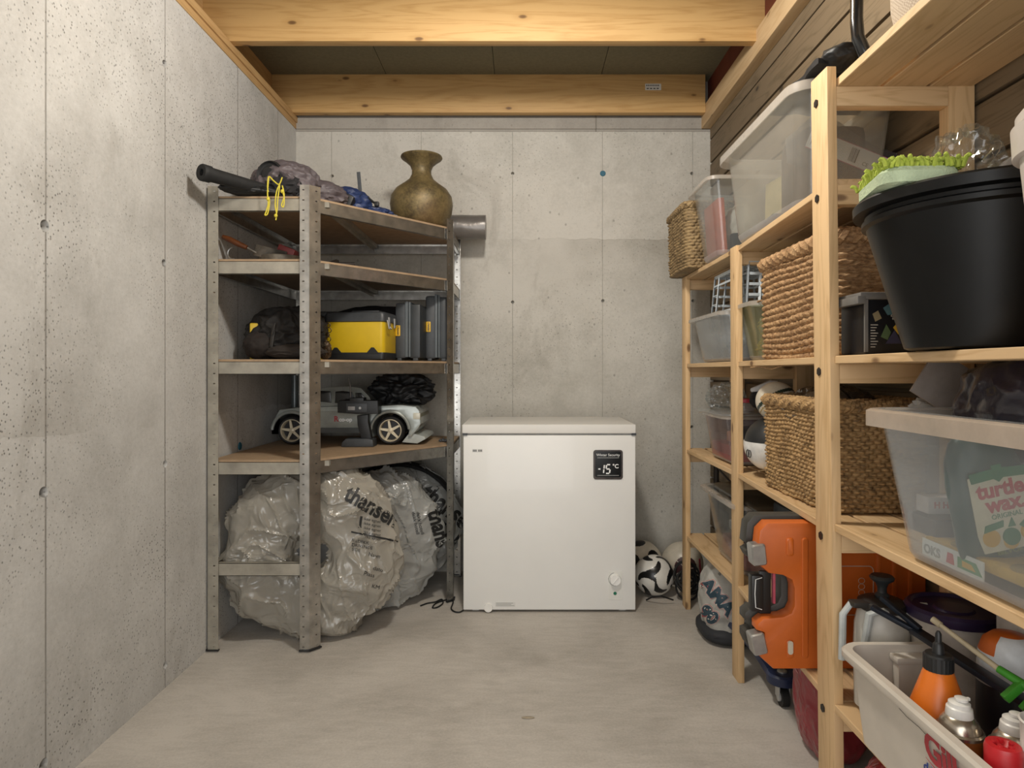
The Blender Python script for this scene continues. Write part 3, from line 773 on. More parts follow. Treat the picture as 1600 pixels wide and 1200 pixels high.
# black cloth bag lying on the big bin
g = G()
def lay(u, v):
    x = .74 + .27*u; y = 1.66 + .34*v; z = 1.876 + .004
    z += .022*max(0, noise.noise(Vector((u*3.2, v*3, 1)))+.35) + .012*abs(noise.noise(Vector((u*9, v*8, 4)))) + .04*max(0, 1 - ((u-.75)**2 + (v-.1)**2)*9)
    return Vector((x + .015*noise.noise(Vector((v*5, 2, u))), y + .02*noise.noise(Vector((u*5, 7, 2))), z))
N = 26; top = [[lay(i/N, j/N) for j in range(N+1)] for i in range(N+1)]
vs = [p for r_ in top for p in r_] + [Vector((p.x, p.y, 1.8745)) for r_ in top for p in r_]; K = (N+1)**2
fs = []
for i in range(N):
    for j in range(N):
        a = i*(N+1)+j; q = (a, a+1, a+N+2, a+N+1); fs.append(q); fs.append(tuple(k + K for k in q[::-1]))
bd = [i*(N+1) for i in range(N+1)] + [N*(N+1)+j for j in range(1, N+1)] + [i*(N+1)+N for i in range(N-1, -1, -1)] + [j for j in range(N-1, 0, -1)]
for a, b in zip(bd, bd[1:] + bd[:1]): fs.append((a, b, b + K, a + K))
g.raw(vs, fs)
BAGBLK = P('black_nylon', '#17181a', .55, 0, .15, 20, .3, 60, .003)
bb = solo('nylon_bag', g, BAGBLK, 'flattened black nylon bag lying over the biggest clear bin', 'bag')
g = G(); blob(g, (.80, 1.67, 1.892), (.045, .05, .026), 5, .2, 1.1, 17); part('bunched_strap', g, BAGBLK, bb)

# ---- near bay, uppermost shelf (z 1.78)
g = G(); pts = [px(1333 , -60, 1.56), px(1338, -20, 1.555), px(1340, 10, 1.55), px(1341, 35, 1.545), px(1345, 55, 1.54), px(1352, 75, 1.53), px(1368, 98, 1.52)]
pts = [Vector((.792, 1.565, 2.03)), Vector((.788, 1.565, 1.98)), Vector((.785, 1.56, 1.93)), Vector((.786, 1.555, 1.885)), Vector((.80, 1.55, 1.845)), Vector((.825, 1.545, 1.812)), Vector((.87, 1.54, 1.793)), Vector((.95, 1.535, 1.791))]
g.tube(pts, .0145, 14); solo('black_tube', g, P('gloss_black_tube', '#15171a', .2, 0, .1, 10, Coat_Weight=.5), 'bent glossy black tube on the uppermost near shelf', 'tube')
g = G(); g.lathe([(.10, 1.778), (.125, 1.79), (.135, 1.84), (.138, 1.95), (.136, 2.04), (.130, 2.05), (.126, 2.04), (.124, 1.80), (.05, 1.79)], (.875, 1.30, 0), 48)
m, nt = nmat('woven_mesh_fabric'); t = NT(nt); co = t.coord()
wv = t.n('ShaderNodeTexChecker'); wv.inputs['Scale'].default_value = 260; t.l(co, wv.inputs[0]); wv.inputs[1].default_value = srgb('#b9ab98'); wv.inputs[2].default_value = srgb('#9c8d7b')
t.out(t.prin(wv.outputs[0], .8)); solo('fabric_bin', g, m, 'round beige woven bin on the uppermost near shelf', 'bin')

# ---- third level (z 1.141)
bin_('storage_bin', 'frosted clear bin under the upturned white crate, next to the back wall', 'storage bin', .735, 1.02, 2.475, 2.965, 1.144, 1.335, .035, .02, mb=clear('frosted_bin', milk=.75, milkcol='#c9ccce'), rc=.03)
g = G(); g.lathe([(.05, 1.150), (.055, 1.16), (.055, 1.22), (.04, 1.235)], (.87, 2.62, 0), 24); solo('tape_roll', g, P('pale_blue_grey', '#a5adb5', .5), 'pale blue-grey round tub inside the frosted bin', 'tub')
g = G(); blob(g, (.90, 2.80, 1.21), (.07, .09, .06), 4, .15, 3, 12, 1.15); solo('cloth_bundle', g, P('grey_cloth', '#84898c', .9), 'grey cloth bundle inside the frosted bin', 'cloth')
bin_('storage_bin', 'yellowish clear bin with string inside, squeezed beside the rope basket', 'storage bin', .765, 1.02, 2.215, 2.455, 1.144, 1.345, .03, .035, mb=clear('yellowish_bin', tint='#eeeede', milk=.4, milkcol='#cfcdb2'), rc=.025)
g = G()
for k in range(4):
    rnd = random.Random(20 + k)
    pts = [(.835 + rnd.uniform(-.012, .012), 2.30 + .045*cos(q*1.3 + k) + rnd.uniform(-.01, .01), 1.235 + .055*sin(q + k*.8)) for q in np.linspace(0, 5.5, 22)]
    g.tube(pts, .0018, 5)
solo('string_tangle', g, P('yellow_string', '#c9b75c', .7), 'tangled yellow string inside the yellowish clear bin', 'string')
g = G(); g.box(.85, .95, 2.27, 2.40, 1.152, 1.29, .01, M=about((.9, 2.3, 1.15), 'X', 6)); solo('paper_packet', g, P('pale_green_paper', '#a8ab98', .7), 'pale grey-green packet inside the yellowish clear bin', 'packet')
# upturned white basket crate
t_ = thing('plastic_crate', 'white open-grid plastic crate upturned on the frosted bin', 'crate', (.90, 2.59, 1.337))
WP = P('white_plastic', '#c3cbd0', .4, 0, .03)
x0, x1, y0, y1, z0, z1 = .80, .985, 2.37, 2.80, 1.338, 1.498
tp = .012
def q3(x, y, z):   # taper towards the (upper) base
    k = (z - z0) / (z1 - z0); return Vector((x + (tp if x < .9 else -tp) * k, y + (tp if y < 2.6 else -tp) * k, z))
for nm, pa, pb in (('long_side', (x0, y0), (x0, y1)), ('long_side', (x1, y0), (x1, y1)), ('short_side', (x0, y0), (x1, y0)), ('short_side', (x0, y1), (x1, y1))):
    g = G(); n = 7 if nm == 'long_side' else 4
    for k in range(n + 1):
        if nm == 'long_side' and 2 <= k <= 5 and pa[0] == x0: continue
        x = pa[0] + (pb[0]-pa[0])*k/n; y = pa[1] + (pb[1]-pa[1])*k/n
        g.bar(q3(x, y, z0), q3(x, y, z1), .010, .004)
    for k in range(5):
        z = z0 + .004 + (z1 - z0 - .008) * k / 4
        if nm == 'long_side' and pa[0] == x0 and 1 <= k <= 3:
            a, b = q3(*pa, z), q3(*pb, z); g.bar(a, a + (b-a)*(1/7), .008, .004); g.bar(a + (b-a)*(6/7), b, .008, .004)
        else: g.bar(q3(*pa, z), q3(*pb, z), .004 if nm == 'short_side' and 0 else .004, .010)
    if nm == 'long_side' and pa[0] == x0:
        a, b = q3(*pa, z0 + .12), q3(*pb, z0 + .12); g.bar(a, b, .004, .008)
    part(nm, g, WP, t_)
g = G()
for k in range(7): g.bar(q3(x0 + (x1-x0)*k/6, y0, z1), q3(x0 + (x1-x0)*k/6, y1, z1), .009, .004)
for k in range(13): g.bar(q3(x0, y0 + (y1-y0)*k/12, z1), q3(x1, y0 + (y1-y0)*k/12, z1), .009, .004)
part('grid_base', g, WP, t_)
basket('seagrass_basket', 'rope-woven seagrass basket, coarsest weave, on the third shelf', .782, 1.025, 1.66, 2.16, 1.143, 1.442, 17, .040, .015, SG1, 'rope', 5)
g = G(); pts = [(.776, 2.15, 1.335), (.79, 2.23, 1.338), (.80, 2.34, 1.345), (.81, 2.44, 1.34), (.805, 2.5, 1.338)]
g.tube(pts, .0035, 6); solo('seagrass_strand', g, SG1, 'loose strand of seagrass lying across the clear bins', 'strand')
g = G(); g.tube([(.757, 2.20, 1.118), (.757, 2.12, 1.121), (.758, 2.02, 1.112), (.758, 1.97, 1.118), (.758, 1.88, 1.13)], .0022, 5); solo('seagrass_strand', g, SG1, 'thin straw hanging under the edge of the third shelf', 'strand')

# garden set box
t_ = thing('garden_set_box', 'black printed box with grey handle between rope basket and black bucket', 'box', (.80, 1.47, 1.143))
g = G(); g.box(.748, .86, 1.45, 1.56, 1.144, 1.262, .004); part('carton', g, P('black_card', '#15161a', .4), t_)
g = G(); g.box(.735, .87, 1.443, 1.57, 1.262, 1.278, .004); g.box(.728, .746, 1.441, 1.57, 1.252, 1.270, .003); g.box(.745, .752, 1.444, 1.449, 1.148, 1.262); part('lid', g, P('grey_plastic', '#6d6b68', .5), t_)
Mx = FRONT((.752, 1.4495, 1.146))
cols = {'#556b4a': [((.03, .035), (.042, .062), (.052, .045), (.045, .028))], '#c9a73e': [((.057, .055), (.068, .068), (.078, .052), (.068, .04))],
        '#4d6f78': [((.035, .098), (.05, .108), (.062, .085), (.045, .082))], '#8a7f62': [((.012, .085), (.024, .092), (.032, .075), (.018, .068))], '#3b3a55': [((.04, .02), (.06, .05), (.075, .02))]}
for k, (c_, ps) in enumerate(cols.items()):
    g = G()
    for pgn in ps: g.prism(pgn, .0005 + .0001*k, Mx)
    part('picture', g, P('print_' + c_[1:], c_, .5), t_)
g = G()
g.text('gardenset', .015, Mx @ Matrix.Translation((.052, .082, 0)), .0003); g.text('fünfteilig', .008, Mx @ Matrix.Translation((.055, .072, 0)), .0003)
for k in range(9): g.prism([(.008, .012 + k*.006), (.018 + .003*(k % 3), .012 + k*.006), (.018 + .003*(k % 3), .0138 + k*.006), (.008, .0138 + k*.006)], .0004, Mx)
part('lettering', g, P('grey_print_light', '#b9b6ae', .5), t_)

# black bucket
BK = P('black_bucket', '#08090a', .42, 0, .25, 9, .1, 30, .002, Specular_IOR_Level=.35)
t_ = thing('bucket', 'large round black plastic bucket on the third shelf of the near bay', 'bucket', (.812, 1.165, 1.142))
cb = (.812, 1.165, 0)
g = G(); g.lathe([(.116, 1.144), (.124, 1.147), (.128, 1.16), (.186, 1.366), (.194, 1.370), (.194, 1.378), (.187, 1.382), (.189, 1.388), (.208, 1.390), (.209, 1.406), (.206, 1.410),
    (.192, 1.409), (.185, 1.402), (.124, 1.165), (.08, 1.155)], cb, 72); part('bucket_body', g, BK, t_)
# mop head
t_ = thing('mop_head', 'mop head with lime green chenille fingers on the black bucket', 'mop head', (.665, 1.15, 1.411))
MT = about((.665, 1.15, 1.43), 'Z', -12) @ about((.665, 1.15, 1.41), 'Y', 3); g = G(); g.M = MT
g.loft([rr(.668, 1.16, .048, .070, .03, 1.408, 6), rr(.666, 1.16, .060, .084, .035, 1.414, 6), rr(.666, 1.16, .061, .086, .035, 1.432, 6), rr(.668, 1.16, .056, .080, .03, 1.440, 6), rr(.668, 1.16, .045, .07, .03, 1.443, 6)])
part('terry_pad', g, P('pale_mint_terry', '#b4c3a2', .95, 0, .06, 50, .8, 220, .003), t_)
g = G(); rnd = random.Random(3)
for i in range(16):
    for j in range(18):
        p = Vector((.612 + i*.0075 + rnd.uniform(-.002, .002), 1.082 + j*.0094 + rnd.uniform(-.003, .003), 1.439)); a = rnd.uniform(0, 2*pi); e = Vector((cos(a), sin(a), 0))
        L = rnd.uniform(.012, .019)
        g.tube([p, p + Vector((0, 0, L*.45)) + e*.002, p + Vector((0, 0, L*.85)) + e*.006, p + Vector((0, 0, L*.95)) + e*.010, p + Vector((0, 0, L*.8)) + e*.013], [.0034, .0038, .0038, .0036, .0022], 6)
g.warp(lambda v: MT @ v)
o = part('chenille_fingers', g, P('lime_chenille', '#a9b84a', .95, 0, .16, 60, .6, 300, .002), t_); o['kind'] = 'stuff'
# crumpled cellophane
g = G(); blob(g, (.785, 1.19, 1.455), (.055, .06, .072), 5, .42, 1.8, 21)
solo('cellophane_bag', g, clear('cellophane', milk=.05, rough=.05, spec=1.6), 'crumpled clear cellophane bag behind the mop head', 'plastic bag')
g = G(); blob(g, (.885, 1.12, 1.44), (.08, .055, .040), 4, .05, 2, 5); solo('grey_sponge', g, P('grey_felt', '#77706a', .95, 0, .15, 120, .6, 260, .002), 'round grey felt pad in the black bucket', 'pad')
# white bucket at the edge of the frame
t_ = thing('bucket', 'white plastic bucket at the right edge beside the black bucket', 'bucket', (.75, .828, 1.142))
WB2 = P('white_bucket', '#cfc6bd', .35, 0, .03)
WBC = (.750, .828, 0)
g = G(); g.lathe([(.080, 1.144), (.086, 1.15), (.102, 1.385), (.113, 1.387), (.115, 1.425), (.108, 1.427), (.105, 1.385), (.084, 1.16), (.05, 1.155)], WBC, 64); part('bucket_body', g, WB2, t_)
g = G(); g.lathe([(.104, 1.426), (.110, 1.429), (.110, 1.440), (.104, 1.448), (.08, 1.453), (.02, 1.453)], WBC, 64); part('lid', g, WB2, t_)

# ---- second level (z .745)
LB = bin_('storage_bin', 'lidded clear bin with red and orange things in it on the second shelf', 'storage bin', .752, 1.03, 2.47, 2.865, .748, .938, .028, .028, mb=clear('clear_bin_pinkish', tint='#f3ecec', milk=.38, milkcol='#cdc6c6'), rc=.03, rimh=.012)
CL2 = clear('clear_lid', milk=.5)
g = G(); g.loft([rr(.891, 2.6675, .139, .197, .04, .9385), rr(.891, 2.6675, .143, .200, .04, .9395), rr(.891, 2.6675, .143, .200, .04, .945), rr(.891, 2.6675, .13, .19, .04, .948)]); part('lid', g, CL2, LB)
for nm, (a, b, c_, d, e, f_), col_, lab in (('red_box', (.80, .90, 2.52, 2.80, .76, .82), '#a24a44', 'red box low in the lidded clear bin'), ('orange_box', (.83, .94, 2.56, 2.70, .823, .865), '#c98a55', 'pale orange box in the lidded clear bin'),
        ('orange_tray', (.91, .98, 2.52, 2.60, .76, .815), '#b9552f', 'orange tub at the near end of the lidded clear bin'), ('dark_case', (.84, .98, 2.52, 2.80, .868, .915), '#3d3a40', 'dark case near the top of the lidded clear bin')):
    g = G(); g.box(a, b, c_, d, e, f_, .008); solo(nm, g, P('c_' + nm, col_, .5), lab, 'box')
g = G(); g.box(.81, .98, 2.5195-.02, 2.5195, .835, .90, .004); solo('dark_packet', g, P('navy_packet', '#34363d', .5), 'dark blue packet against the near end of the lidded clear bin', 'packet')
# things on the lid
g = G(); blob(g, (.86, 2.80, .995), (.075, .07, .058), 5, .22, 4, 31, .949); solo('bubble_bag', g, clear('bubble_film', milk=.2, rough=.08, spec=1.5), 'crumpled clear bubble bag on the lidded bin', 'plastic bag')
g = G(); g.lathe([(.030, .949), (.036, .952), (.040, .985), (.038, .985)], (.865, 2.585, 0), 28); o = solo('small_tub', g, clear('tub_clear', milk=.45, milkcol='#d8cfce'), 'small clear tub with a red lid on the lidded bin', 'tub')
g = G(); g.lathe([(.041, .985), (.043, .987), (.043, .998), (.038, 1.0)], (.865, 2.585, 0), 28); part('lid', g, P('red_lid', '#b03442', .4), o)
g = G(); g.box(.828, .832, 2.555, 2.575, .955, .985); part('label', g, P('red_lid', '#b03442', .4), o)
g = G(); blob(g, (.935, 2.50, 1.0), (.072, .06, .05), 4, .15, 2, 33, .949); solo('dark_bag', g, P('black_cloth', '#1d1c1c', .8), 'black soft bag on the near end of the lidded bin', 'bag')
g = G(); g.tube([(.865, 2.50, 1.035), (.885, 2.46, 1.045), (.915, 2.44, 1.06), (.935, 2.43, 1.062)], [.008, .013, .015, .008], 10); solo('plastic_wand', g, P('white_handle_plastic', '#d9dadb', .35), 'white plastic wand sticking out beside the black soft bag', 'wand')
# helmet-like white and black ball
t_ = thing('helmet', 'black and white cap-shaped helmet beside the fine-woven basket', 'helmet', (.85, 2.30, .747))
g = G(); C0 = Vector((.85, 2.275, .86))
g.ball(C0, (.082, .10, .088), 4)
for v in list(g.b.verts):
    if v.co.z < .748: v.co.z = .748
hb = g
part('shell', hb, P('matt_black_shell', '#232425', .5), t_)
g = G(); loops = []
for k in range(9):
    a = R(-62 + k * 8.5); loops.append([(C0.x + .086*cos(a)*cos(q), C0.y + .104*cos(a)*sin(q), C0.z + .092*sin(a) - .003) for q in [2*pi*j/40 for j in range(40)]])
loops2 = [[(C0.x + (p[0]-C0.x)*.97, C0.y + (p[1]-C0.y)*.97, p[2]) for p in lp] for lp in loops[::-1]]
g.loft(loops + loops2 + [loops[0]], False, False); part('white_band', g, P('white_gloss', '#e0dfdc', .25), t_)
g = G()
for dy in (0, .02): g.tube([(.766, 2.235 + dy + .012*cos(q), .828 + .012*sin(q)) for q in np.linspace(0, 2*pi, 18)[:-1]], .0016, 5, True)
part('badge', g, BLACK, t_)
# striped ball above
g = G(); C1 = Vector((.855, 2.235, 1.005)); rad = .066; g.ball(C1, rad, 5)
for f_ in g.b.faces:
    d = (f_.calc_center_median() - C1).normalized(); s_ = d.dot(Vector((.35, -.5, -.8)).normalized())
    f_.material_index = 1 if -.12 < s_ < .06 else (2 if .16 < s_ < .22 else 0)
solo('ball', g, [P('cream_ball', '#cfc6b4', .4), P('dark_green_stripe', '#26352c', .4), P('ochre_stripe', '#a98b4a', .4)], 'cream ball with dark green stripes wedged above the black and white helmet', 'ball')
basket('seagrass_basket', 'fine-woven seagrass basket on the second shelf below the rope-woven one', .775, 1.025, 1.675, 2.12, .748, 1.015, 23, .021, .013, SG2, 'fine', 8)
g = G(); C1 = Vector((.885, 1.93, .975)); g.ball(C1, .088, 5)
for f_ in g.b.faces:
    d = (f_.calc_center_median() - C1).normalized(); s_ = math.sin(9*d.x + 4*d.y)
    f_.material_index = 1 if s_ > .72 else 0
solo('ball', g, [P('cream_ball', '#cfc6b4', .4), BLACK], 'cream ball with black lines in the fine-woven basket', 'ball')
g = G(); blob(g, (.89, 1.915, .985), (.115, .17, .078), 5, .16, 3, 41); solo('plastic_bag', g, clear('smoky_film', tint='#c9c2ba', milk=.25, milkcol='#8d867c', rough=.1, spec=1.6), 'smoky plastic film bulging out of the fine-woven basket', 'plastic bag')

# ---- first level (z .345)
bin_('storage_bin', 'tall clear bin on the lowest shelf behind the orange tool case', 'storage bin', .755, 1.03, 2.365, 2.86, .348, .628, .045, .045, mb=clear('clear_low_bin', milk=.32, milkcol='#c6cacc'), rc=.035)
for nm, (a, b, c_, d, e, f_), col_, lab in (('red_tub', (.83, .93, 2.47, 2.58, .36, .43), '#a5343a', 'red tub low in the tall clear bin'), ('pink_box', (.83, .93, 2.60, 2.76, .36, .44), '#b06a5e', 'pinkish box low in the tall clear bin'),
        ('grey_case', (.85, .98, 2.47, 2.60, .45, .52), '#5a5d61', 'grey case in the tall clear bin'), ('white_box', (.85, .96, 2.62, 2.74, .46, .50), '#bdbab4', 'white box in the tall clear bin'), ('black_case', (.84, .98, 2.48, 2.72, .545, .60), '#222427', 'black case at the top of the tall clear bin')):
    g = G(); g.box(a, b, c_, d, e, f_, .012); solo(nm, g, P('c_' + nm, col_, .5), lab, 'box')
g = G(); Mt = about((.9, 2.45, .65), 'X', 9) @ about((.9, 2.45, .65), 'Z', 14); g.M = Mt
g.loft([rr(.90, 2.45, .12, .17, .03, .640), rr(.90, 2.45, .125, .175, .03, .642), rr(.90, 2.45, .125, .175, .03, .650), rr(.90, 2.45, .10, .15, .03, .655)]); solo('plastic_cover', g, clear('smoky_lid', tint='#b7b3ab', milk=.45, milkcol='#857f74'), 'smoky clear lid lying loose across the tall clear bin', 'lid')
g = G(); g.box(.86, .98, 2.10, 2.28, .348, .66, .01, M=about((.92, 2.2, .35), 'X', 0)); solo('dark_carton', g, P('teal_black_card', '#24313a', .6), 'dark carton standing behind the orange tool case', 'box')
g = G(); g.prism([(0, 0), (.06, .0), (.03, .035)], .09, FRONT((.895, 2.08, .690-.03)) @ Matrix.Translation((0, 0, -.02))); solo('teal_wedge', g, P('teal_plastic', '#1f6b80', .5), 'small teal peak above the orange tool case', 'cloth')

# orange tool case
t_ = thing('tool_case', 'orange hard tool case with metal latches on the lowest shelf', 'tool case', (.79, 1.735, .348))
OR = P('orange_plastic', '#c2601f', .42, 0, .06, 8, .15, 300, .0008)
OX, OZ = .595, .349
def orp(pts): return [(x * .433 / 433, z * .372 / 372) for x, z in pts]
outl = [(12, 30), (45, 0), (433, 0), (433, 372), (30, 372), (10, 352), (4, 300), (20, 288), (4, 278), (12, 262), (34, 243), (70, 238), (92, 226), (98, 205), (98, 160), (90, 142), (70, 133), (20, 128), (4, 115), (4, 98), (22, 92), (22, 72), (4, 66), (4, 48)]
Mo = FRONT((OX, 1.690, OZ))
g = G(); g.prism([(x/1000, z/1000) for x, z in outl], .048, Mo @ Matrix.Translation((0, 0, -.048)), .007); part('shell', g, OR, t_, angle=50)
g = G(); g.prism([(x/1000 , z/1000) for x, z in [(max(x, -4) - 14, z) for x, z in outl]], .05, Mo @ Matrix.Translation((0, .008, -.104)), .007); part('rear_shell', g, P('dark_olive_plastic', '#3a3833', .5), t_, angle=50)
for x0_, x1_, z0_, z1_ in ((76, 96, 287, 335), (115, 133, 28, 335), (76, 96, 28, 75)):
    g = G(); cx0, cz0, hx0, hz0 = (x0_+x1_)/2, (z0_+z1_)/2, (x1_-x0_)/2, (z1_-z0_)/2
    g.loft([[(OX + p[0]/1000, 1.690 - yy, OZ + p[1]/1000) for p in rr(cx0, cz0, hx0 - sh_, hz0 - sh_, 7, 0)] for yy, sh_ in ((-.002, 0), (.002, .8), (.004, 3))], False, True); part('rib', g, OR, t_)
g = G(); g.prism(rpoly(.079, .092, .040, .074, .006), .0068, Mo); part('badge', g, P('cream_badge', '#c9c0ae', .4), t_)
SIL = P('brushed_silver', '#a9a8a5', .35, .7, .08, 30)
for x_ in (.305, .345, .385):
    g = G(); g.box(OX + x_, OX + x_ + .012, 1.6865, 1.692, OZ + .03, OZ + .335, .002); part('rib', g, OR, t_)
g = G(); g.tube([(OX + p[0], 1.6895, OZ + p[1]) for p in rr(.243, .20, .055, .062, .012, 0)], .0012, 5, True); part('badge_outline', g, P('pale_line', '#b9a89a', .5), t_)
g = G()
for k in range(5):
    zc = OZ + .165 + k*.015; g.tube([(OX + .268 + .008*cos(q), 1.6895, zc + .007*sin(q)) for q in np.linspace(0, 2*pi, 14)[:-1]], .0007, 4, True)
part('emblem', g, P('pale_line', '#b9a89a', .5), t_)
for z_ in (.066, .292):
    g = G(); g.M = about((OX + .008, 1.70, OZ + z_), 'Y', -12 if z_ < .1 else -6)
    g.loft([[(OX - .012 + p[0], 1.688 - yy, OZ + z_ + p[1]) for p in rr(.018, 0, .018 - sh_, .027 - sh_, .006, 0)] for yy, sh_ in ((-.03, 0), (.004, 0), (.008, .003))]); part('latch', g, SIL, t_)
g = G(); g.M = Matrix.Translation((0, .03, 0)); g.box(OX - .004, OX + .028, 1.68, 1.71, OZ + .138, OZ + .232, .006); g.box(OX + .02, OX + .05, 1.69, 1.70, OZ + .13, OZ + .24, .003); part('handle', g, P('black_handle', '#1c1b1b', .4), t_)
g = G(); g.tube([(OX + .012 + a_, 1.7085, OZ + b_) for a_, b_ in ((.010, .145), (-.006, .15), (-.008, .185), (-.006, .222), (.010, .227))], .001, 5); part('handle_line', g, P('white_print', '#f2f3f2'), t_)
g = G(); g.box(OX + .055, OX + .062, 1.72, 1.735, OZ + .155, OZ + .235, .003); solo('pink_strap', g, P('pink_strap', '#b24a5c', .6), 'pink strap showing through the handle of the orange tool case', 'strap')

# ---- on the floor under the shelves
# blue furniture dolly
t_ = thing('dolly', 'blue dolly with a grey caster on the floor below the orange tool case', 'dolly', (.90, 2.40, 0))
BL = P('navy_plastic', '#222d4c', .4, 0, .1)
g = G()
def arm(p, q, w0, w1, z, th=.02):
    p, q = Vector(p), Vector(q); d = (q-p).normalized(); n_ = Vector((-d.y, d.x, 0)); k = 8; lo = []
    L = []
    for i in range(k+1):
        s_ = i/k; ww = w0 + (w1-w0)*abs(2*s_-1)**1.6; c_ = p + (q-p)*s_; L.append((c_, ww))
    prof = [[(c_ + n_*ww).to_tuple()[:2] + (z,), (c_ - n_*ww).to_tuple()[:2] + (z,), (c_ - n_*ww*.9).to_tuple()[:2] + (z+th,), (c_ + n_*ww*.9).to_tuple()[:2] + (z+th,)] for c_, ww in L]
    g.loft(prof)
arm((.865, 2.21, 0), (.865, 2.72, 0), .028, .045, .085); arm((.865, 2.21, 0), (.99, 2.21, 0), .028, .045, .0849); arm((.99, 2.21, 0), (.99, 2.72, 0), .028, .045, .0851)
for (x, y) in ((.865, 2.21), (.865, 2.72), (.99, 2.21), (.99, 2.72)): g.lathe([(.048, .075), (.05, .08), (.05, .102), (.044, .108)], (x, y, 0), 28)
part('frame', g, BL, t_)
for (x, y) in ((.865, 2.21), (.865, 2.72), (.99, 2.21), (.99, 2.72)):
    g = G(); g.lathe([(.016, .106), (.016, .112), (.010, .116)], (x, y, 0), 16); ca = part('caster', g, SIL, t_)
    g = G(); g.cyl((x - .012, y - .01, .030), (x + .012, y - .01, .030), .030, seg=28); part('wheel', g, RUBBER, ca)
    g = G(); g.cyl((x - .018, y - .01, .031), (x + .018, y - .01, .031), .015, seg=20); g.box(x - .019, x - .015, y - .022, y + .012, .028, .08, .001); g.box(x + .015, x + .019, y - .022, y + .012, .028, .08, .001); part('fork', g, P('light_grey_metal', '#b5b6b5', .4, .4), ca)
# red bag
t_ = thing('sand_bag', 'red plastic sack standing on the floor beside the near ladder', 'sack', (.885, 1.93, 0))
g = G(); blob(g, (.893, 1.925, .16), (.085, .11, .16), 5, .06, 2.2, 51, .0, pw=3); part('sack_body', g, bagmat('red_film', '#a83a44', .04, .3, .4, 6), t_)
g = G(); blob(g, (.865, 1.91, .335), (.045, .05, .055), 4, .3, 2.5, 52); part('gathered_top', g, bagmat('red_film', '#a83a44'), t_)
g = G(); g.box(.855, .90, 1.815, 1.818, .235, .29, M=about((.87, 1.82, .25), 'Z', 8)); part('label', g, P('white_sticker', '#d9d9d6'), t_)
g = G(); g.text('15', .04, SIDE((.8065, 1.945, .215)) @ rot('Z', 80), .0004); part('lettering', g, P('pale_pink_print', '#c98d8d', .5), t_)
# printed white sack
t_ = thing('sports_bag', 'grey-white stuffed bag with red-edged navy letters behind the dolly', 'bag', (.865, 2.76, 0))
g = G(); blob(g, (.875, 2.78, .15), (.125, .13, .165), 5, .06, 2.4, 61, .0, pw=2.6); part('bag_body', g, P('grey_white_cloth', '#a9a8a3', .6, 0, .1, 10, .5, 22, .01), t_)
g = G(); blob(g, (.875, 2.78, .035), (.135, .14, .038), 4, .02, 2, 62, .0, pw=3); part('dark_base', g, P('dark_base_cloth', '#25272c', .7), t_)
g = G(); g.tube([(.80 , 2.70, .28), (.86, 2.72, .325), (.93, 2.76, .31)], .006, 6); part('drawstring', g, P('grey_cord', '#85837d', .8), t_)
SBAG = t_
# balls
def swirl(d, centres):
    best = max(centres, key=lambda c_: c_.dot(d)); e1 = best.orthogonal().normalized(); e2 = best.cross(e1)
    a = math.atan2(d.dot(e2), d.dot(e1)); r_ = math.acos(min(1, best.dot(d)))
    return a, r_
cents = [Vector(v_) for v_ in ((1, 0, 0), (-1, 0, 0), (0, 1, 0), (0, -1, 0), (0, 0, 1), (0, 0, -1))]
Rb = Matrix.Rotation(R(25), 3, 'X') @ Matrix.Rotation(R(35), 3, 'Z'); cents = [Rb @ c_ for c_ in cents]
BW = P('ball_white', '#d9d7d0', .3, 0, .04); BB = P('ball_black', '#141516', .3)
g = G(); C1 = px(1022, 890, 3.29); C1.z = .0985; g.ball(C1, .098, 6)
for f_ in g.b.faces:
    d = (f_.calc_center_median() - C1).normalized(); a, r_ = swirl(d, cents)
    k = math.sin(3*a + r_*5)
    f_.material_index = 1 if (k > .42 and .16 < r_ < .95) else 0
solo('football', g, [BW, BB], 'football with bold black swirls in front beside the freezer', 'ball', 'footballs by the back wall')
ico = []
ph_ = (1 + 5**.5) / 2
for s1 in (-1, 1):
    for s2 in (-1, 1): ico += [Vector((0, s1, s2*ph_)).normalized(), Vector((s1, s2*ph_, 0)).normalized(), Vector((s2*ph_, 0, s1)).normalized()]
def patches(C, r, mats, label, rotm, thr=.36, extra=None):
    g = G(); g.ball(C, r, 6); cs = [rotm @ c_ for c_ in ico]
    for f_ in g.b.faces:
        d = (f_.calc_center_median() - C).normalized(); dd = sorted([math.acos(min(1, c_.dot(d))) for c_ in cs])
        mi = 1 if dd[0] < thr else 0
        if thr < dd[0] < thr + .02: mi = 2 % len(mats)
        if extra:
            e = extra(d)
            if e is not None: mi = e
        f_.material_index = mi
    return solo('football', g, mats, label, 'ball', 'footballs by the back wall')
CRB = P('ball_cream', '#cdc5b5', .35, 0, .05)
C2 = Vector(((1066-CX)/F*3.47, 3.47, .108))
def hexp(d):
    c_ = Vector((-.05, -.95, .05)).normalized(); e1 = Vector((1, 0, 0)); e2 = Vector((0, 0, 1)); x, y = d.dot(e1) + .05, d.dot(e2) - .02
    if d.y > 0: return 0
    r_ = math.hypot(x, y); a = math.atan2(y, x)
    if r_ < .52:
        if abs(math.sin(a * 2.5)) < .09: return 0
        return 1 if r_ > .10 else 0
    if .55 < x < .85 and -.6 < y < .35 and abs(x - .72 - .25*y*y + .1*y) < .055: return 2
    return 0
patches(C2, .107, [CRB, P('maroon_patch', '#43282b', .4), P('pink_mark', '#b8405a', .4)], 'cream football with a maroon panel behind the far ladder post', Matrix.Identity(3), .0, hexp)
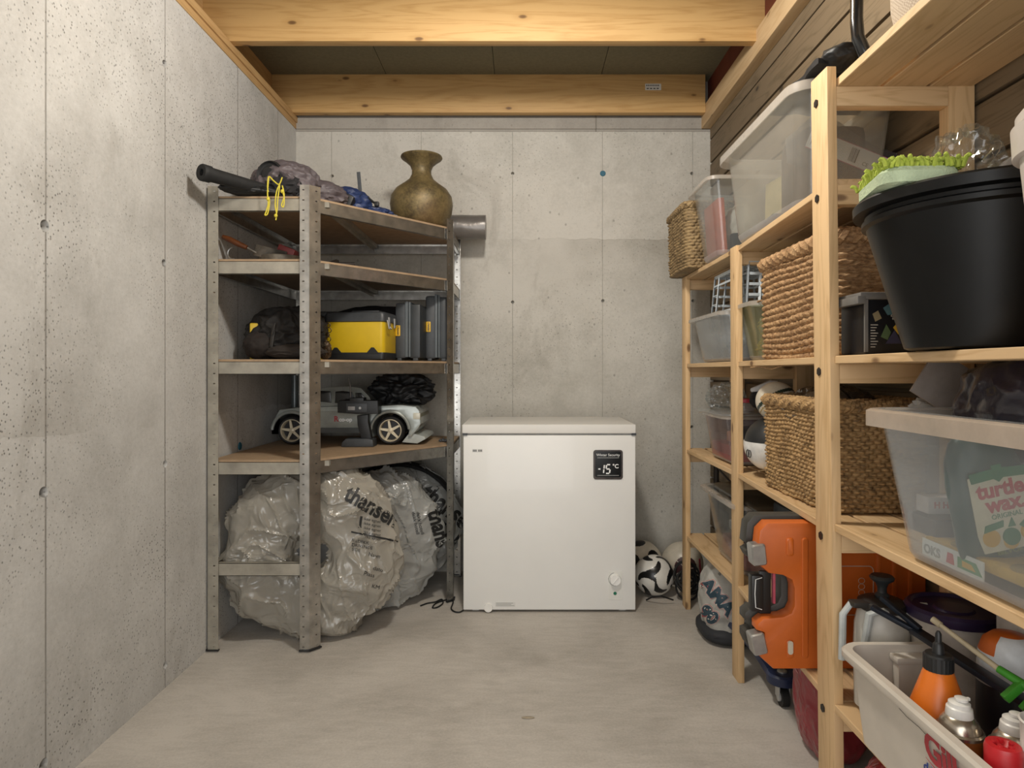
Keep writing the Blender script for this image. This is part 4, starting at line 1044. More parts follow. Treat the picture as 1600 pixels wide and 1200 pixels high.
C3 = Vector(((1003-CX)/F*3.52, 3.52, .105)); patches(C3, .105, [CRB, BB], 'cream football with black patches half hidden behind the freezer edge', Matrix.Rotation(R(48), 3, 'Y') @ Matrix.Rotation(R(20), 3, 'X'), .34)
# black cable heap
g = G(); rnd = random.Random(5)
for k in range(9):
    cx_, cy_ = .80 + rnd.uniform(-.012, .012), 3.21 + rnd.uniform(-.02, .02); r_ = .048 + rnd.uniform(-.012, .014); ti = R(rnd.uniform(30, 70))
    pts = [(cx_ + r_*cos(q), cy_ + r_*sin(q)*cos(ti) * .8, .085 + r_*sin(q)*sin(ti)*1.15 + .008*k - .02) for q in [2*pi*j/26 for j in range(26)]]
    pts = [(p[0], p[1], max(.006, p[2])) for p in pts]; g.tube(pts, .005, 6, True)
g.tube([(.72, 3.16, .02), (.66, 3.14, .045), (.62, 3.17, .03), (.60, 3.20, .006)], .004, 6)
solo('cable_coil', g, RUBBER, 'coil of black cable on the floor beside the far ladder post', 'cable')
g = G(); g.M = about((.835, 3.05, .2), 'X', 0)
g.tube([(.97, 3.30, .70), (.97, 3.30, .745), (.965, 3.29, .60), (.965, 3.29, .50)][::-1], .018, 10) if False else g.cyl((.965, 3.30, .36), (.965, 3.30, .70), .014, .014, 12)
g.cyl((.945, 3.30, .69), (1.0, 3.30, .72), .02, .016, 12); g.tube([(.96, 3.30, .66), (.93, 3.12, .64), (.94, 2.95, .60)], .005, 6)
solo('iron_rod', g, P('dark_iron', '#27221f', .5, .3), 'dark iron rod with a knob standing behind the tall clear bin', 'rod')

# ================================================================ NEAR BAY, second level: big clear bin and what is in and behind it
NB = bin_('storage_bin', 'large clear bin of car care bottles on the near second shelf', 'storage bin', .668, .985, .66, 1.335, .760, 1.035, .03, .055, mb=clear('clear_near_bin', milk=.36, milkcol='#e6eaee'), mr=clear('milky_rim_near', milk=1.6, milkcol='#d8cabb'), rc=.045, rim=.02, rimh=.034)
# flat green bottle with label
t_ = thing('polish_bottle', 'dark green bottle with a cream and yellow label in the large clear bin', 'bottle', (.80, 1.10, .785))
Mb = FRONT((.792, 1.10, .800)) @ rot('Z', 12) @ rot('Y', 0)
def ell(sx, sz, y, n=36): return [(sx*cos(2*pi*k/n), y, sz*sin(2*pi*k/n)) for k in range(n)]
g = G(); g.M = Mb
g.loft([[(p[0], p[1], p[2]) for p in ell(a, b, y)] for a, b, y in ((.055, .02, 0), (.064, .03, .008), (.066, .032, .03), (.064, .032, .13), (.058, .030, .17), (.045, .026, .198), (.028, .018, .212), (.014, .012, .218))])
part('bottle_body', g, P('dark_teal_plastic', '#2a4a46', .35, 0, .05), t_)
g = G(); g.M = Mb; lp = [(-.045, .022), (-.05, .05), (-.048, .145), (-.02, .152), (.048, .145), (.05, .05), (.045, .022)]
g.prism(lp, .0015, Matrix.Translation((0, 0, .0315))); part('label', g, P('cream_label', '#d8d0b8', .5), t_)
g = G(); g.M = Mb
g.prism([(-.044, .136), (-.046, .152), (-.008, .154), (-.008, .160), (.008, .160), (.008, .154), (.044, .150), (.044, .135), (.008, .138), (0, .132), (-.008, .138)], .0015, Matrix.Translation((0, 0, .033)))
g.text('turtle', .034, Matrix.Translation((0, .108, .030)), .0001, 'CENTER') if False else None
part('label_banner', g, P('leaf_green_print', '#2f7a52', .5), t_)
g = G(); g.M = Mb
g.text('turtle', .034, Matrix.Translation((0, .110, .0335)), .0004, 'CENTER', bold=.0012); g.text('wax.', .034, Matrix.Translation((.004, .086, .0335)), .0004, 'CENTER', bold=.0012)
part('brand_lettering', g, P('red_print', '#c0434e', .5), t_)
g = G(); g.M = Mb; g.text('ORIGINAL', .011, Matrix.Translation((.002, .074, .0335)), .0004, 'CENTER'); part('small_lettering', g, P('leaf_green_print', '#2f7a52', .5), t_)
g = G(); g.M = Mb
for (x, y, r_) in ((-.03, .045, .014), (.032, .045, .014), (0, .034, .012)): g.lathe([(r_, 0), (r_, .0012)], (x, y, .033), 20)
part('fruit_print', g, P('yellow_print', '#d9a93a', .5), t_)
g = G(); g.M = Mb
g.prism([(-.04, .055), (-.036, .066), (-.006, .070), (-.008, .060)], .0018, Matrix.Translation((0, 0, .033))); g.prism([(.0, .058), (.008, .072), (.012, .058)], .0018, Matrix.Translation((0, 0, .033))); g.prism([(.018, .058), (.032, .068), (.024, .052)], .0018, Matrix.Translation((0, 0, .033)))
g.lathe([(.014, 0), (.014, .002)], (.002, .042, .033), 20); part('leaf_print', g, P('leaf_green_print', '#2f7a52', .5), t_)
g = G(); g.M = Mb; g.text('BILVOKS', .013, Matrix.Translation((.0, .016, .0322)), .0006, 'CENTER', bold=.0004); part('lower_lettering', g, P('olive_gold_print', '#6f7d4a', .5), t_)
# second bottle behind, boxes, yellow sponge, card
g = G(); g.lathe([(.045, .768), (.05, .775), (.05, .93), (.03, .965), (.018, .97), (.018, .995)], (.90, 1.20, 0), 32, sy=.6); solo('green_bottle', g, P('dark_teal_plastic', '#2a4a46', .35), 'plain dark green bottle behind the labelled one in the large clear bin', 'bottle')
Mx = FRONT((.775, 1.225, .765)); 
g = G(); g.box(.755, .84, 1.235, 1.275, .840, .872, .003); o = solo('white_carton', g, P('pinkish_white_card', '#cfc6c4', .5), 'white carton with red print in the large clear bin', 'box')
g = G(); g.text('H H -', .016, FRONT((.765, 1.2345, .852)), .0004, bold=.0006); part('lettering', g, P('red_print', '#c0434e', .5), o)
g = G(); g.box(.745, .86, 1.20, 1.29, .802, .838, .008); solo('dark_tray', g, P('charcoal_plastic', '#4a4a4e', .5), 'charcoal plastic device in the large clear bin', 'tray')
g = G(); g.box(.738, .89, .86, 1.22, .786, .806, .006); o = solo('yellow_sponge', g, P('yellow_sponge', '#c8a24a', .8, 0, .08, 60, .4, 200), 'flat yellow sponge board on the bottom of the large clear bin', 'sponge')
g = G()
for y_ in (1.14, 1.0): g.lathe([(.035, .806), (.035, .8075)], (.775, y_, 0), 28, sy=.9)
part('oval_pad', g, P('dull_yellow_pad', '#a0874a', .8), o)
g = G(); g.box(.80, .87, 1.125, 1.15, .79, .885, .004, M=about((.80, 1.13, .79), 'Y', -14)); solo('grey_packet', g, P('light_grey_packet', '#b0aeb0', .5), 'light grey packet beside the labelled bottle in the large clear bin', 'packet')
g = G(); g.box(.765, .80, 1.150, 1.153, .862, .892, M=about((.78, 1.15, .87), 'Y', 12)); o = solo('dark_tag', g, P('near_black_print', '#1f2024', .5), 'small dark card with white letters in the large clear bin', 'card')
g = G(); g.text('BEST', .013, FRONT((.768, 1.1495, .878)) @ rot('Z', -10), .0003, bold=.0006); g.text('BUY', .013, FRONT((.771, 1.1495, .866)) @ rot('Z', -10), .0003, bold=.0006); part('lettering', g, TXT, o)
g = G(); g.M = about((.715, 1.05, .766), 'Y', 0)
g.box(.7285, .7305, 1.05, 1.21, .772, .804); o = solo('printed_card', g, P('white_sticker', '#d9d9d6', .5), 'printed card standing against the aisle side inside the large clear bin', 'card')
g = G(); g.text('OKS', .022, SIDE((.7282, 1.205, .780)), .0003, bold=.0008, sx=1.1); part('lettering', g, P('grey_print', '#8c8c88', .6), o)
g = G(); g.prism([(0, 0), (.022, 0), (.018, .018), (.004, .018)], .0004, SIDE((.7284, 1.142, .779))); part('red_print_mark', g, P('red_print', '#c0434e', .5), o)
g = G(); g.prism([(0, 0), (.06, 0), (.045, .018), (.0, .018)], .0004, SIDE((.7284, 1.112, .779))); part('green_print_mark', g, P('green_print_2', '#4f9160', .5), o)
g = G(); g.prism([(.012, .002), (.045, .002), (.035, .011), (.012, .012)], .0006, SIDE((.7283, 1.112, .781))); part('yellow_print_mark', g, P('yellow_print', '#d9a93a', .5), o)
g = G(); g.box(.84, .85, 1.06, 1.20, .93, .985, .004, M=about((.85, 1.1, .95), 'X', 14)); solo('ochre_brush', g, P('ochre_wood', '#b59a58', .6), 'ochre strip lying high in the large clear bin', 'strip')
# what rises above the bin
g = G(); blob(g, (.865, 1.13, 1.04), (.09, .13, .10), 5, .16, 1.5, 71); solo('rubbish_bag', g, P('dark_purple_film', '#1d1826', .3, 0, .2, 12, .5, 25, .006, Coat_Weight=.4), 'dark purple plastic bag bulging above the large clear bin', 'plastic bag')
g = G(); g.box(.79, .90, 1.34, 1.345, 1.03, 1.13, M=about((.85, 1.34, 1.06), 'Y', 32)); solo('cardboard_flap', g, P('greyish_card', '#8d837c', .7), 'grey card flap sticking up at the far end of the large clear bin', 'card')
g = G(); g.lathe([(.11, 1.00), (.115, 1.01), (.10, 1.06), (.06, 1.075), (.01, 1.08)], (.875, .93, 0), 40, sx=.75); solo('olive_dome', g, P('dark_olive', '#2b281c', .5), 'dark olive domed lid in the large clear bin by the right edge', 'lid')
g = G(); blob(g, (.955, 1.17, 1.10), (.05, .05, .035), 4, .25, 3, 73); solo('teal_cloth', g, P('teal_cloth', '#26656a', .7, bump=.4), 'teal cloth behind the dark purple bag', 'cloth')
g = G(); blob(g, (.92, 1.02, 1.10), (.04, .03, .022), 4, .2, 3, 74); solo('white_rag', g, P('white_rag', '#c3cdd2', .8, bump=.4), 'white-blue rag beside the dark purple bag', 'cloth')
g = G(); blob(g, (.90, 1.92, 1.03), (.08, .05, .03), 4, .3, 3, 75) if False else None
g = G(); blob(g, (.86, 1.385, 1.02), (.05, .02, .03), 4, .4, 3, 75); solo('tissue_paper', g, P('tissue', '#a19c95', .8), 'crumpled tissue between the basket and the large clear bin', 'paper')

# ================================================================ NEAR BAY, lowest level: white crate bin and tools
BW_ = lambda v: Vector((v.x, v.y, .348 + (v.z - .348)*1.045))
t_ = thing('plastic_bin', 'off-white plastic bin with red lettering on its side on the lowest near shelf', 'bin', (.82, 1.05, .348))
CRE = P('ivory_plastic', '#cbc3b7', .4, 0, .04, 10)
g = G(); cx_, cy_ = .822, 1.07
def rq(hx, hy, r_, z): return rr(cx_, cy_, hx, hy, r_, z, 6)
g.loft([rq(.122, .300, .03, .348), rq(.128, .306, .035, .352), rq(.146, .322, .035, .518), rq(.143, .319, .035, .518), rq(.125, .303, .035, .356), rq(.12, .298, .03, .353)])
g.warp(BW_); part('bin_body', g, CRE, t_, recalc=False)
g = G(); lp = [rq(.146, .322, .035, .508), rq(.160, .336, .045, .508), rq(.162, .338, .045, .512), rq(.162, .338, .045, .522), rq(.158, .334, .045, .527), rq(.144, .320, .035, .527), rq(.142, .318, .035, .520), rq(.142, .318, .035, .508)]
g.loft(lp + [lp[0]], False, False); g.warp(BW_); part('rim', g, CRE, t_)
g = G(); g.box(.77, .84, 1.36, 1.386, .36, .512, .008); g.box(.765, .845, 1.355, 1.388, .500, .514, .006); g.warp(BW_); part('divider', g, CRE, t_)
Ms = SIDE((.690, 1.215, .405)) @ rot('Z', 0)
Msl = frame((.6785, 1.118, .462), (0, -1, 0), (-.108, 0, 1)) @ Matrix.Scale(.62, 4)
g = G(); g.text('Gilla', .105, Msl, .0008, bold=.003, sx=.95); part('red_lettering', g, P('red_logo', '#a82e38', .5), t_)
g = G(); g.prism([(0, -.006), (.06, -.016), (.20, -.040), (.26, -.046), (.20, -.050), (.10, -.030)], .001, Msl); part('red_swoosh', g, P('red_logo', '#a82e38', .5), t_)
g = G(); g.prism([(.02, -.018), (.10, -.038), (.26, -.056), (.26, -.062), (.09, -.046)], .001, Msl); g.text('det l', .040, Msl @ Matrix.Translation((-.018, -.048, 0)), .0008, bold=.0008, shear=.25); part('blue_lettering', g, P('blue_logo', '#2c3f82', .5), t_)
for k in range(1):
    g = G(); g.tube([(.6745, 1.19, .504), (.6742, 1.165, .501), (.6742, 1.13, .502), (.6745, 1.10, .499)], .0006, 4); part('scratch', g, BLACK, t_)

# orange squeeze bottle
t_ = thing('squeeze_bottle', 'orange cone-shouldered bottle with black spout in the off-white bin', 'bottle', (.755, 1.185, .356))
OB = (.742, 1.185, 0); BZ = lambda v: Vector((v.x, v.y, .358 + (v.z - .358)*1.21))
g = G(); g.lathe([(.046, .358), (.0505, .364), (.0515, .460), (.049, .474), (.023, .538), (.018, .542)], OB, 48); g.warp(BZ); part('bottle_body', g, P('orange_bottle', '#d9711f', .35, 0, .03), t_)
g = G(); pr = []
for k in range(48):
    r_ = .0235 + (.0008 if k % 2 else 0); pr.append((OB[0] + r_*cos(2*pi*k/48), OB[1] + r_*sin(2*pi*k/48)))
g.loft([[(x, y, z) for x, y in pr] for z in (.538, .558)]); g.lathe([(.0232, .558), (.021, .561), (.010, .562), (.0085, .575), (.0055, .578), (.005, .590), (.0025, .594)], OB, 32); g.warp(BZ); part('spout_cap', g, BLACK, t_)
g = G()
for k in range(9):
    pass
def wrap(g, c, r_, a0, a1, z0, z1, th=.0006, n=12):
    a0, a1 = R(a0), R(a1); v = []; f_ = []
    for k in range(n+1):
        a = a0 + (a1-a0)*k/n
        for rr_, z in ((r_, z0), (r_, z1), (r_+th, z1), (r_+th, z0)): v.append((c[0] + rr_*cos(a), c[1] + rr_*sin(a), z))
    for k in range(n):
        for j in range(4): f_.append((k*4+j, k*4+(j+1) % 4, k*4+4+(j+1) % 4, k*4+4+j))
    f_ += [(0, 3, 2, 1), (n*4, n*4+1, n*4+2, n*4+3)]; g.raw(v, f_)
g = G(); wrap(g, OB, .0514, 175, 215, .410, .440); g.warp(BZ); lb = part('red_label', g, P('red_logo', '#a82e38', .4), t_)
g = G(); q = R(203); Mt_ = frame((OB[0] + .0462*cos(q), OB[1] + .0462*sin(q), .42), (sin(q)*-1*-1*-1, cos(q), 0), (0, 0, 1)); g.text('Casco', .012, Matrix.Translation((OB[0] + .0524*cos(R(200)), OB[1] + .0524*sin(R(200)), .42)) @ rot('Z', -75) @ rot('X', 90) @ Matrix.Translation((-.014, 0, 0)), .0003, bold=.0005); g.warp(BZ); part('lettering', g, TXT, lb)
g = G(); 
for k in range(5): wrap(g, OB, .0515, 265, 290 - 4*(k % 2), .440 - k*.006, .442 - k*.006)
wrap(g, OB, .0432, 262, 285, .4915, .4935); wrap(g, OB, .0455, 262, 288, .4855, .4875)
g.warp(BZ); part('small_print', g, P('dark_print', '#3c2a1e', .5), t_)
# crowbar
g = G()
g.bar((.79, 1.34, .585), (.86, .80, .545), .024, .011, (0, 0, 1), .002)
g.bar((.790, 1.335, .585), (.733, 1.395, .612), .015, .009, (0, 0, 1), .002); g.bar((.797, 1.33, .590), (.757, 1.40, .630), .013, .009, (0, 0, 1), .002)
solo('crowbar', g, P('dark_blue_steel', '#1e2530', .4, .4, .2, 30), 'dark crowbar with forked claw lying across the off-white bin', 'crowbar')
# round black can with orange-white lid
t_ = thing('foam_can', 'black can with white and orange domed cap in the off-white bin', 'can', (.885, 1.205, .356))
CC = (.882, 1.205, 0)
g = G(); g.lathe([(.048, .358), (.050, .362), (.050, .522), (.049, .526)], CC, 40); g.warp(lambda v: Vector((v.x, v.y, .358 + (v.z - .358)*1.12))); cbd = part('can_body', g, P('black_can', '#17171a', .35), t_)
g = G(); g.lathe([(.0515, .524), (.052, .528), (.050, .532)], CC, 40); g.warp(lambda v: Vector((v.x, v.y, .358 + (v.z - .358)*1.12))); part('can_ring', g, SIL, t_)
g = G(); g.lathe([(.048, .530), (.049, .548), (.047, .572), (.040, .590), (.026, .601), (.006, .604)], CC, 40); 
for f_ in g.b.faces:
    c_ = f_.calc_center_median(); a_ = math.degrees(math.atan2(c_.y-CC[1], c_.x-CC[0]))
    if c_.z > .598 or (c_.z > .568 and (a_ > 130 or a_ < -150)): f_.material_index = 1
g.warp(lambda v: Vector((v.x, v.y, .358 + (v.z - .358)*1.12))); part('cap', g, [P('pale_cap', '#cfd3d6', .35), P('orange_cap', '#c4601f', .4)], t_)
g = G(); g.text('OSS', .03, frame((CC[0] - .022, CC[1] - .0515, .42), (1, 0, 0), (0, 0, 1)) @ rot('Z', 90), .0004, bold=.001); g.warp(lambda v: Vector((v.x, v.y, .358 + (v.z - .358)*1.12))); part('lettering', g, TXT, cbd)
g = G(); wrap(g, CC, .0502, 280, 320, .40, .50); g.warp(lambda v: Vector((v.x, v.y, .358 + (v.z - .358)*1.12))); part('yellow_label', g, P('dull_yellow', '#8d7a3a', .5), cbd)
# aerosol cans
def aerosol(x, y, label, body):
    t_ = thing('aerosol_can', label, 'spray can', (x, y, .356), 'spray cans in the off-white bin'); c_ = (x, y, 0)
    UP = lambda v: v + Vector((0, 0, .065)); g = G(); g.lathe([(.032, .293), (.0345, .296), (.0345, .444), (.0355, .447)], c_, 40); g.warp(UP); part('can_body', g, body, t_)
    g = G(); g.lathe([(.0358, .446), (.0362, .451), (.0335, .454), (.032, .452), (.0285, .464), (.022, .473), (.018, .475)], c_, 40); g.warp(UP); part('shoulder', g, P('bright_tin', '#b7aea0', .25, .85, .1, 40), t_)
    g = G(); g.lathe([(.0195, .472), (.0205, .475), (.0190, .487), (.0165, .489), (.0160, .495), (.011, .498), (.003, .499)], c_, 36); g.warp(UP); cp_ = part('valve_cap', g, P('white_valve', '#dad8d2', .35), t_)
    g = G(); g.lathe([(.010, .499), (.010, .503), (.008, .504)], (x + .002, y - .002, 0), 20); g.box(x - .002, x + .016, y - .004, y + .001, .4985, .5035, .001); g.warp(UP); part('nozzle', g, P('white_valve', '#dad8d2', .35), cp_)
aerosol(.722, 1.098, 'spray can with white nozzle cap standing next to the orange bottle in the bin', P('mustard_can', '#a5672a', .4))
aerosol(.776, 1.048, 'spray can with white nozzle cap standing next to the white cup in the bin', P('brown_gold_can', '#7a5a35', .4))
g = G(); g.lathe([(.018, .358), (.022, .362), (.0245, .548), (.0225, .554), (.014, .555), (.006, .548)], (.713, .985, 0), 32)
for k in range(5):
    a = 2*pi*k/5; g.box(.713 + .012*cos(a) - .003, .713 + .012*cos(a) + .003, .985 + .012*sin(a) - .003, .985 + .012*sin(a) + .003, .548, .5565, .001)
solo('candle', g, P('bright_red_plastic', '#b81f26', .4), 'bright red notched round stick in the off-white bin', 'stick')
g = G(); g.lathe([(.026, .358), (.029, .362), (.0345, .540), (.0365, .542), (.0335, .552), (.0345, .586), (.0365, .590), (.034, .592), (.031, .588), (.028, .50)], (.772, .975, 0), 40)
solo('white_cup', g, P('white_cup', '#dcd8d2', .3), 'stack of white plastic cups at the right edge of the off-white bin', 'cup')
# green trigger tool with pale rod
t_ = thing('clip_tool', 'green plastic clip tool with a thin pale rod across the off-white bin', 'tool', (.90, 1.05, .50))
GR = P('bright_green_plastic', '#3f8f2c', .4)
g = G(); g.cyl((.7625, 1.225, .645), (.806, 1.125, .603), .004, .005, 12); g.cyl((.760, 1.231, .6475), (.766, 1.217, .6415), .006, .006, 12); part('rod', g, P('pale_rod', '#b5a88c', .5), t_)
g = G(); g.cyl((.806, 1.125, .603), (.845, 1.04, .578), .0065, .009, 14); part('sleeve', g, GR, t_)
for a, b, w_ in (((.822, 1.092, .594), (.792, 1.092, .568), .014), ((.832, 1.07, .587), (.806, 1.07, .560), .014), ((.842, 1.05, .58), (.82, 1.05, .548), .018)):
    g = G(); g.bar(a, b, w_, .011, (0, 1, 0), .002); part('trigger', g, GR, t_)
# pale handle loop of a jerry can
g = G(); g.tube([(.905, 1.10, .40), (.905, 1.12, .49), (.92, 1.115, .53), (.945, 1.10, .52), (.955, 1.09, .46), (.955, 1.085, .38)], .007, 10); g.box(.895, .96, 1.08, 1.12, .36, .45, .012)
solo('jerry_can', g, P('dull_cream_plastic', '#8f8a72', .5), 'dull cream can with a loop handle behind the black can', 'can')

# behind the bin: pump sprayer, purple-lid tub, primer canister
t_ = thing('pump_sprayer', 'grey-white pump sprayer with black plunger behind the off-white bin', 'sprayer', (.80, 1.52, .348))
SC = (.800, 1.500, 0)
g = G(); g.lathe([(.050, .350), (.058, .356), (.060, .50), (.058, .560), (.052, .590), (.044, .602)], SC, 40, sx=1.0, sy=.9); g.warp(lambda v: Vector((v.x + .012, v.y, .350 + (v.z - .350)*.89))); part('tank', g, P('milky_tank', '#c6c3bb', .4, 0, .04), t_)
g = G(); g.tube([(SC[0] - .050, 1.475, .36), (SC[0] - .058, 1.470, .50), (SC[0] - .047, 1.462, .600), (SC[0] - .020, 1.458, .610), (SC[0], 1.46, .602)], [.008, .008, .009, .009, .008], 10); g.tube([(SC[0] - .090, 1.50, .47), (SC[0] - .088, 1.50, .585), (SC[0] - .070, 1.50, .612), (SC[0] - .03, 1.50, .612)], .008, 10); g.warp(lambda v: Vector((v.x + .012, v.y, .350 + (v.z - .350)*.89))); part('handle', g, P('blue_grey_plastic', '#b3b8b7', .4), t_)
g = G(); g.lathe([(.046, .598), (.050, .602), (.050, .618), (.040, .624), (.016, .628)], SC, 36); g.box(SC[0] - .075, SC[0] + .0, 1.475, 1.505, .608, .622, .004); g.warp(lambda v: Vector((v.x + .012, v.y, .350 + (v.z - .350)*.89))); part('collar', g, P('dark_brown_plastic', '#2a2622', .5), t_)
g = G(); g.lathe([(.014, .626), (.016, .634), (.010, .640), (.010, .652), (.014, .664), (.024, .672), (.026, .678), (.022, .683), (.004, .684)], SC, 36); g.warp(lambda v: Vector((v.x + .012, v.y, .350 + (v.z - .350)*.89))); part('plunger', g, P('charcoal_knob', '#2c2f30', .35), t_)
g = G(); g.cyl((SC[0] + .035, 1.49, .602), (SC[0] + .085, 1.47, .606), .020, .018, 24); g.cyl((SC[0] + .085, 1.47, .606), (SC[0] + .105, 1.462, .606), .011, .012, 20); g.warp(lambda v: Vector((v.x + .012, v.y, .350 + (v.z - .350)*.89))); part('nozzle', g, P('blue_grey_plastic', '#b3b8b7', .4), t_)
g = G(); g.box(.70, .735, 1.50, 1.54, .37, .585, .006, M=about((.72, 1.5, .4), 'Y', 3)); solo('dark_block', g, P('olive_brown_block', '#3b382f', .6), 'olive-brown block standing left of the pump sprayer', 'block') if False else None
t_ = thing('paint_tub', 'white tub with a dark purple lid behind the crowbar', 'tub', (.955, 1.44, .348))
PC = (.935, 1.46-.02, 0)
g = G(); g.lathe([(.070, .350), (.075, .354), (.084, .572), (.090, .574), (.090, .584)], PC, 48); part('tub_body', g, P('off_white_tub', '#b9b3ab', .4), t_)
g = G(); g.lathe([(.092, .576), (.094, .580), (.094, .594), (.088, .600), (.082, .600), (.078, .594), (.04, .592), (.036, .596), (.005, .597)], PC, 48); part('lid', g, P('dark_purple_lid', '#2b1f3f', .4), t_)
t_ = thing('primer_canister', 'white metal canister with red lettering at the right edge below the near shelf', 'canister', (.965, 1.23, .348))
g = G(); g.box(.925, 1.03, 1.18, 1.30, .35, .66, .006); part('canister_body', g, P('white_tin', '#cbc6c2', .35, .1), t_)
g = G(); g.box(.9245, 1.0305, 1.1795, 1.3005, .35, .575, .006); part('grey_band', g, P('grey_band', '#77777a', .4), t_)
Mp = FRONT((.929, 1.1795, .58)); g = G(); g.text('nira', .045, Mp @ Matrix.Translation((0, .045, 0)), .0005, bold=.0022); g.text('3180', .021, Mp @ Matrix.Translation((-.004, .025, 0)), .0005, bold=.001); g.text('primer', .021, Mp @ Matrix.Translation((-.006, .005, 0)), .0005, bold=.001); part('lettering', g, P('red_logo', '#a82e38', .5), t_)
g = G(); g.tube([(.982 + .012*cos(q), 1.179, .592 + .012*sin(q)) for q in np.linspace(0, 2*pi, 24)[:-1]], .0009, 5, True); g.text('NCS', .008, FRONT((.974, 1.1795, .589)), .0004, bold=.0004); part('stamp', g, DKGREY, t_)
# red bag on the floor under the near bay
g = G(); blob(g, (.83, 1.30, .16), (.13, .18, .16), 5, .08, 2, 81, .0, pw=2.6); solo('red_sack', g, bagmat('red_film_b', '#9c2431', .04, .25, .4, 5), 'big dark red sack on the floor under the off-white bin', 'sack')

# ================================================================ METAL SHELVING: top board (z 1.797)
ZT1 = 1.7975
# long black rolled thing
t_ = thing('rod_bag', 'black folded rod bag overhanging the left end of the metal shelving', 'bag', (-1.08, 2.62, ZT1))
g = G(); pa, pb = Vector((-1.172, 2.44, 1.835)), Vector((-.97, 2.78, 1.835)); d = (pb - pa).normalized()
g.cyl(pa, pa + d*.03, .031, .031, 28, False); g.cyl(pa + d*.03, pb, .027, .022, 20)
ring = G(); ring.M = Matrix.Identity(4)
q_ = Vector((0, 0, 1)).rotation_difference(d).to_matrix().to_4x4(); q_.translation = pa
g.lathe([(.012, .02), (.012, -.001), (.015, -.004), (.029, -.004), (.0315, 0), (.0315, .012)], (0, 0, 0), 28, q_, cap0=True, cap1=False)
part('rolled_end', g, P('black_foam', '#1a1b1c', .7, 0, .2, 40), t_)
g = G(); blob(g, (-1.035, 2.68, 1.822), (.155, .06, .024), 4, .12, 2.5, 91, ZT1 + .001, M=about((-1.04, 2.66, 1.82), 'Z', 38)); part('folded_bag', g, BAGBLK, t_)
# grey sack
t_ = thing('stuff_sack', 'grey-purple stuff sack with yellow cord on top of the metal shelving', 'sack', (-.97, 2.82, ZT1))
g = G(); blob(g, (-.985, 2.80, 1.886), (.135, .13, .092), 6, .13, 2.2, 95, ZT1 + .0012)
blob(g, (-.90, 2.90, 1.862), (.14, .11, .068), 5, .12, 2.4, 96, ZT1 + .001)
part('sack_body', g, P('grey_purple_nylon', '#5b5356', .55, 0, .12, 6, .5, 25, .008), t_)
g = G(); c_ = Vector((-1.015, 2.685, 1.900)); Mo_ = Matrix.Translation(c_) @ rot('Z', -8) @ rot('X', 90)
g.lathe([(.052, -.03), (.056, .0), (.050, .012), (.044, .004), (.036, .002), (.03, .010), (.012, .012), (.002, .012)], (0, 0, 0), 36, Mo_); part('round_pad', g, P('black_foam', '#1a1b1c', .7), t_)
g = G(); blob(g, (-.965, 2.70, 1.855), (.07, .035, .045), 4, .25, 3, 97, ZT1 + .001); part('sack_mouth', g, P('black_net', '#1e1d20', .8), t_)
YEL = P('yellow_cord', '#cfc03a', .6)
yp = lambda pts, Y: [px(x, y, Y) for x, y in pts]
for pts in ([(419, 300), (418, 290), (420, 276), (428, 283), (436, 288), (441, 277)], [(420, 276), (418, 300), (419, 318), (416, 330), (414, 336), (418, 334), (421, 318), (420, 308)],
            [(437, 288), (432, 300), (430, 320), (432, 334), (431, 344)], [(437, 290), (434, 312), (433, 328), (431, 338)], [(441, 290), (444, 306), (440, 320), (443, 323), (444, 310), (441, 296)]):
    g = G(); P3 = yp(pts, 2.585)
    # smooth
    sm = []
    for i in range(len(P3) - 1):
        p0, p1, p2, p3 = P3[max(i-1, 0)], P3[i], P3[i+1], P3[min(i+2, len(P3)-1)]
        for k in range(6):
            u = k/6; sm.append(.5*((2*p1) + (p2-p0)*u + (2*p0-5*p1+4*p2-p3)*u*u + (3*p1-p0-3*p2+p3)*u**3))
    sm.append(P3[-1]); g.tube(sm, .0025, 8); part('cord', g, YEL, t_)
g = G()
for x, y in ((419, 311), (431, 337), (441, 299)): g.ball(px(x, y, 2.583), (.007, .006, .008), 2)
part('cord_knot', g, YEL, t_)
# blue sack
t_ = thing('stuff_sack', 'blue stuff sack with a dark object poking out on top of the metal shelving', 'sack', (-.76, 3.02, ZT1))
g = G(); blob(g, (-.80, 3.02, 1.862), (.115, .10, .072), 5, .12, 2.3, 101, ZT1 + .001); blob(g, (-.70, 3.08, 1.828), (.105, .08, .035), 5, .12, 2.3, 102, ZT1 + .001); part('sack_body', g, P('blue_nylon', '#26365f', .5, 0, .12, 8, .4, 25, .006), t_)
g = G(); g.box(-.81, -.74, 2.905, 2.98, 1.82, 1.885, .015, M=about((-.77, 2.94, 1.85), 'Y', 24)); blob(g, (-.80, 2.93, 1.85), (.055, .025, .038), 4, .2, 3, 103); part('dark_object', g, BLACK, t_)
g = G(); blob(g, (-.66, 3.10, 1.818), (.085, .05, .024), 4, .2, 3, 104, ZT1 + .001); part('silver_tail', g, P('silver_nylon', '#8e939c', .4, .2), t_)
g = G(); g.box(-.757, -.740, 3.10, 3.103, 1.86, 2.035, .001, M=about((-.75, 3.1, 1.9), 'Y', -5)); part('strap', g, P('grey_strap', '#44484c', .7), t_)
g = G(); g.tube([(-.735, 3.0, 1.90), (-.70, 3.0, 1.895), (-.67, 3.01, 1.87), (-.655, 3.02, 1.865)], .006, 6); g.box(-.665, -.645, 3.0, 3.02, 1.852, 1.872, .003); part('buckle', g, BLACK, t_)
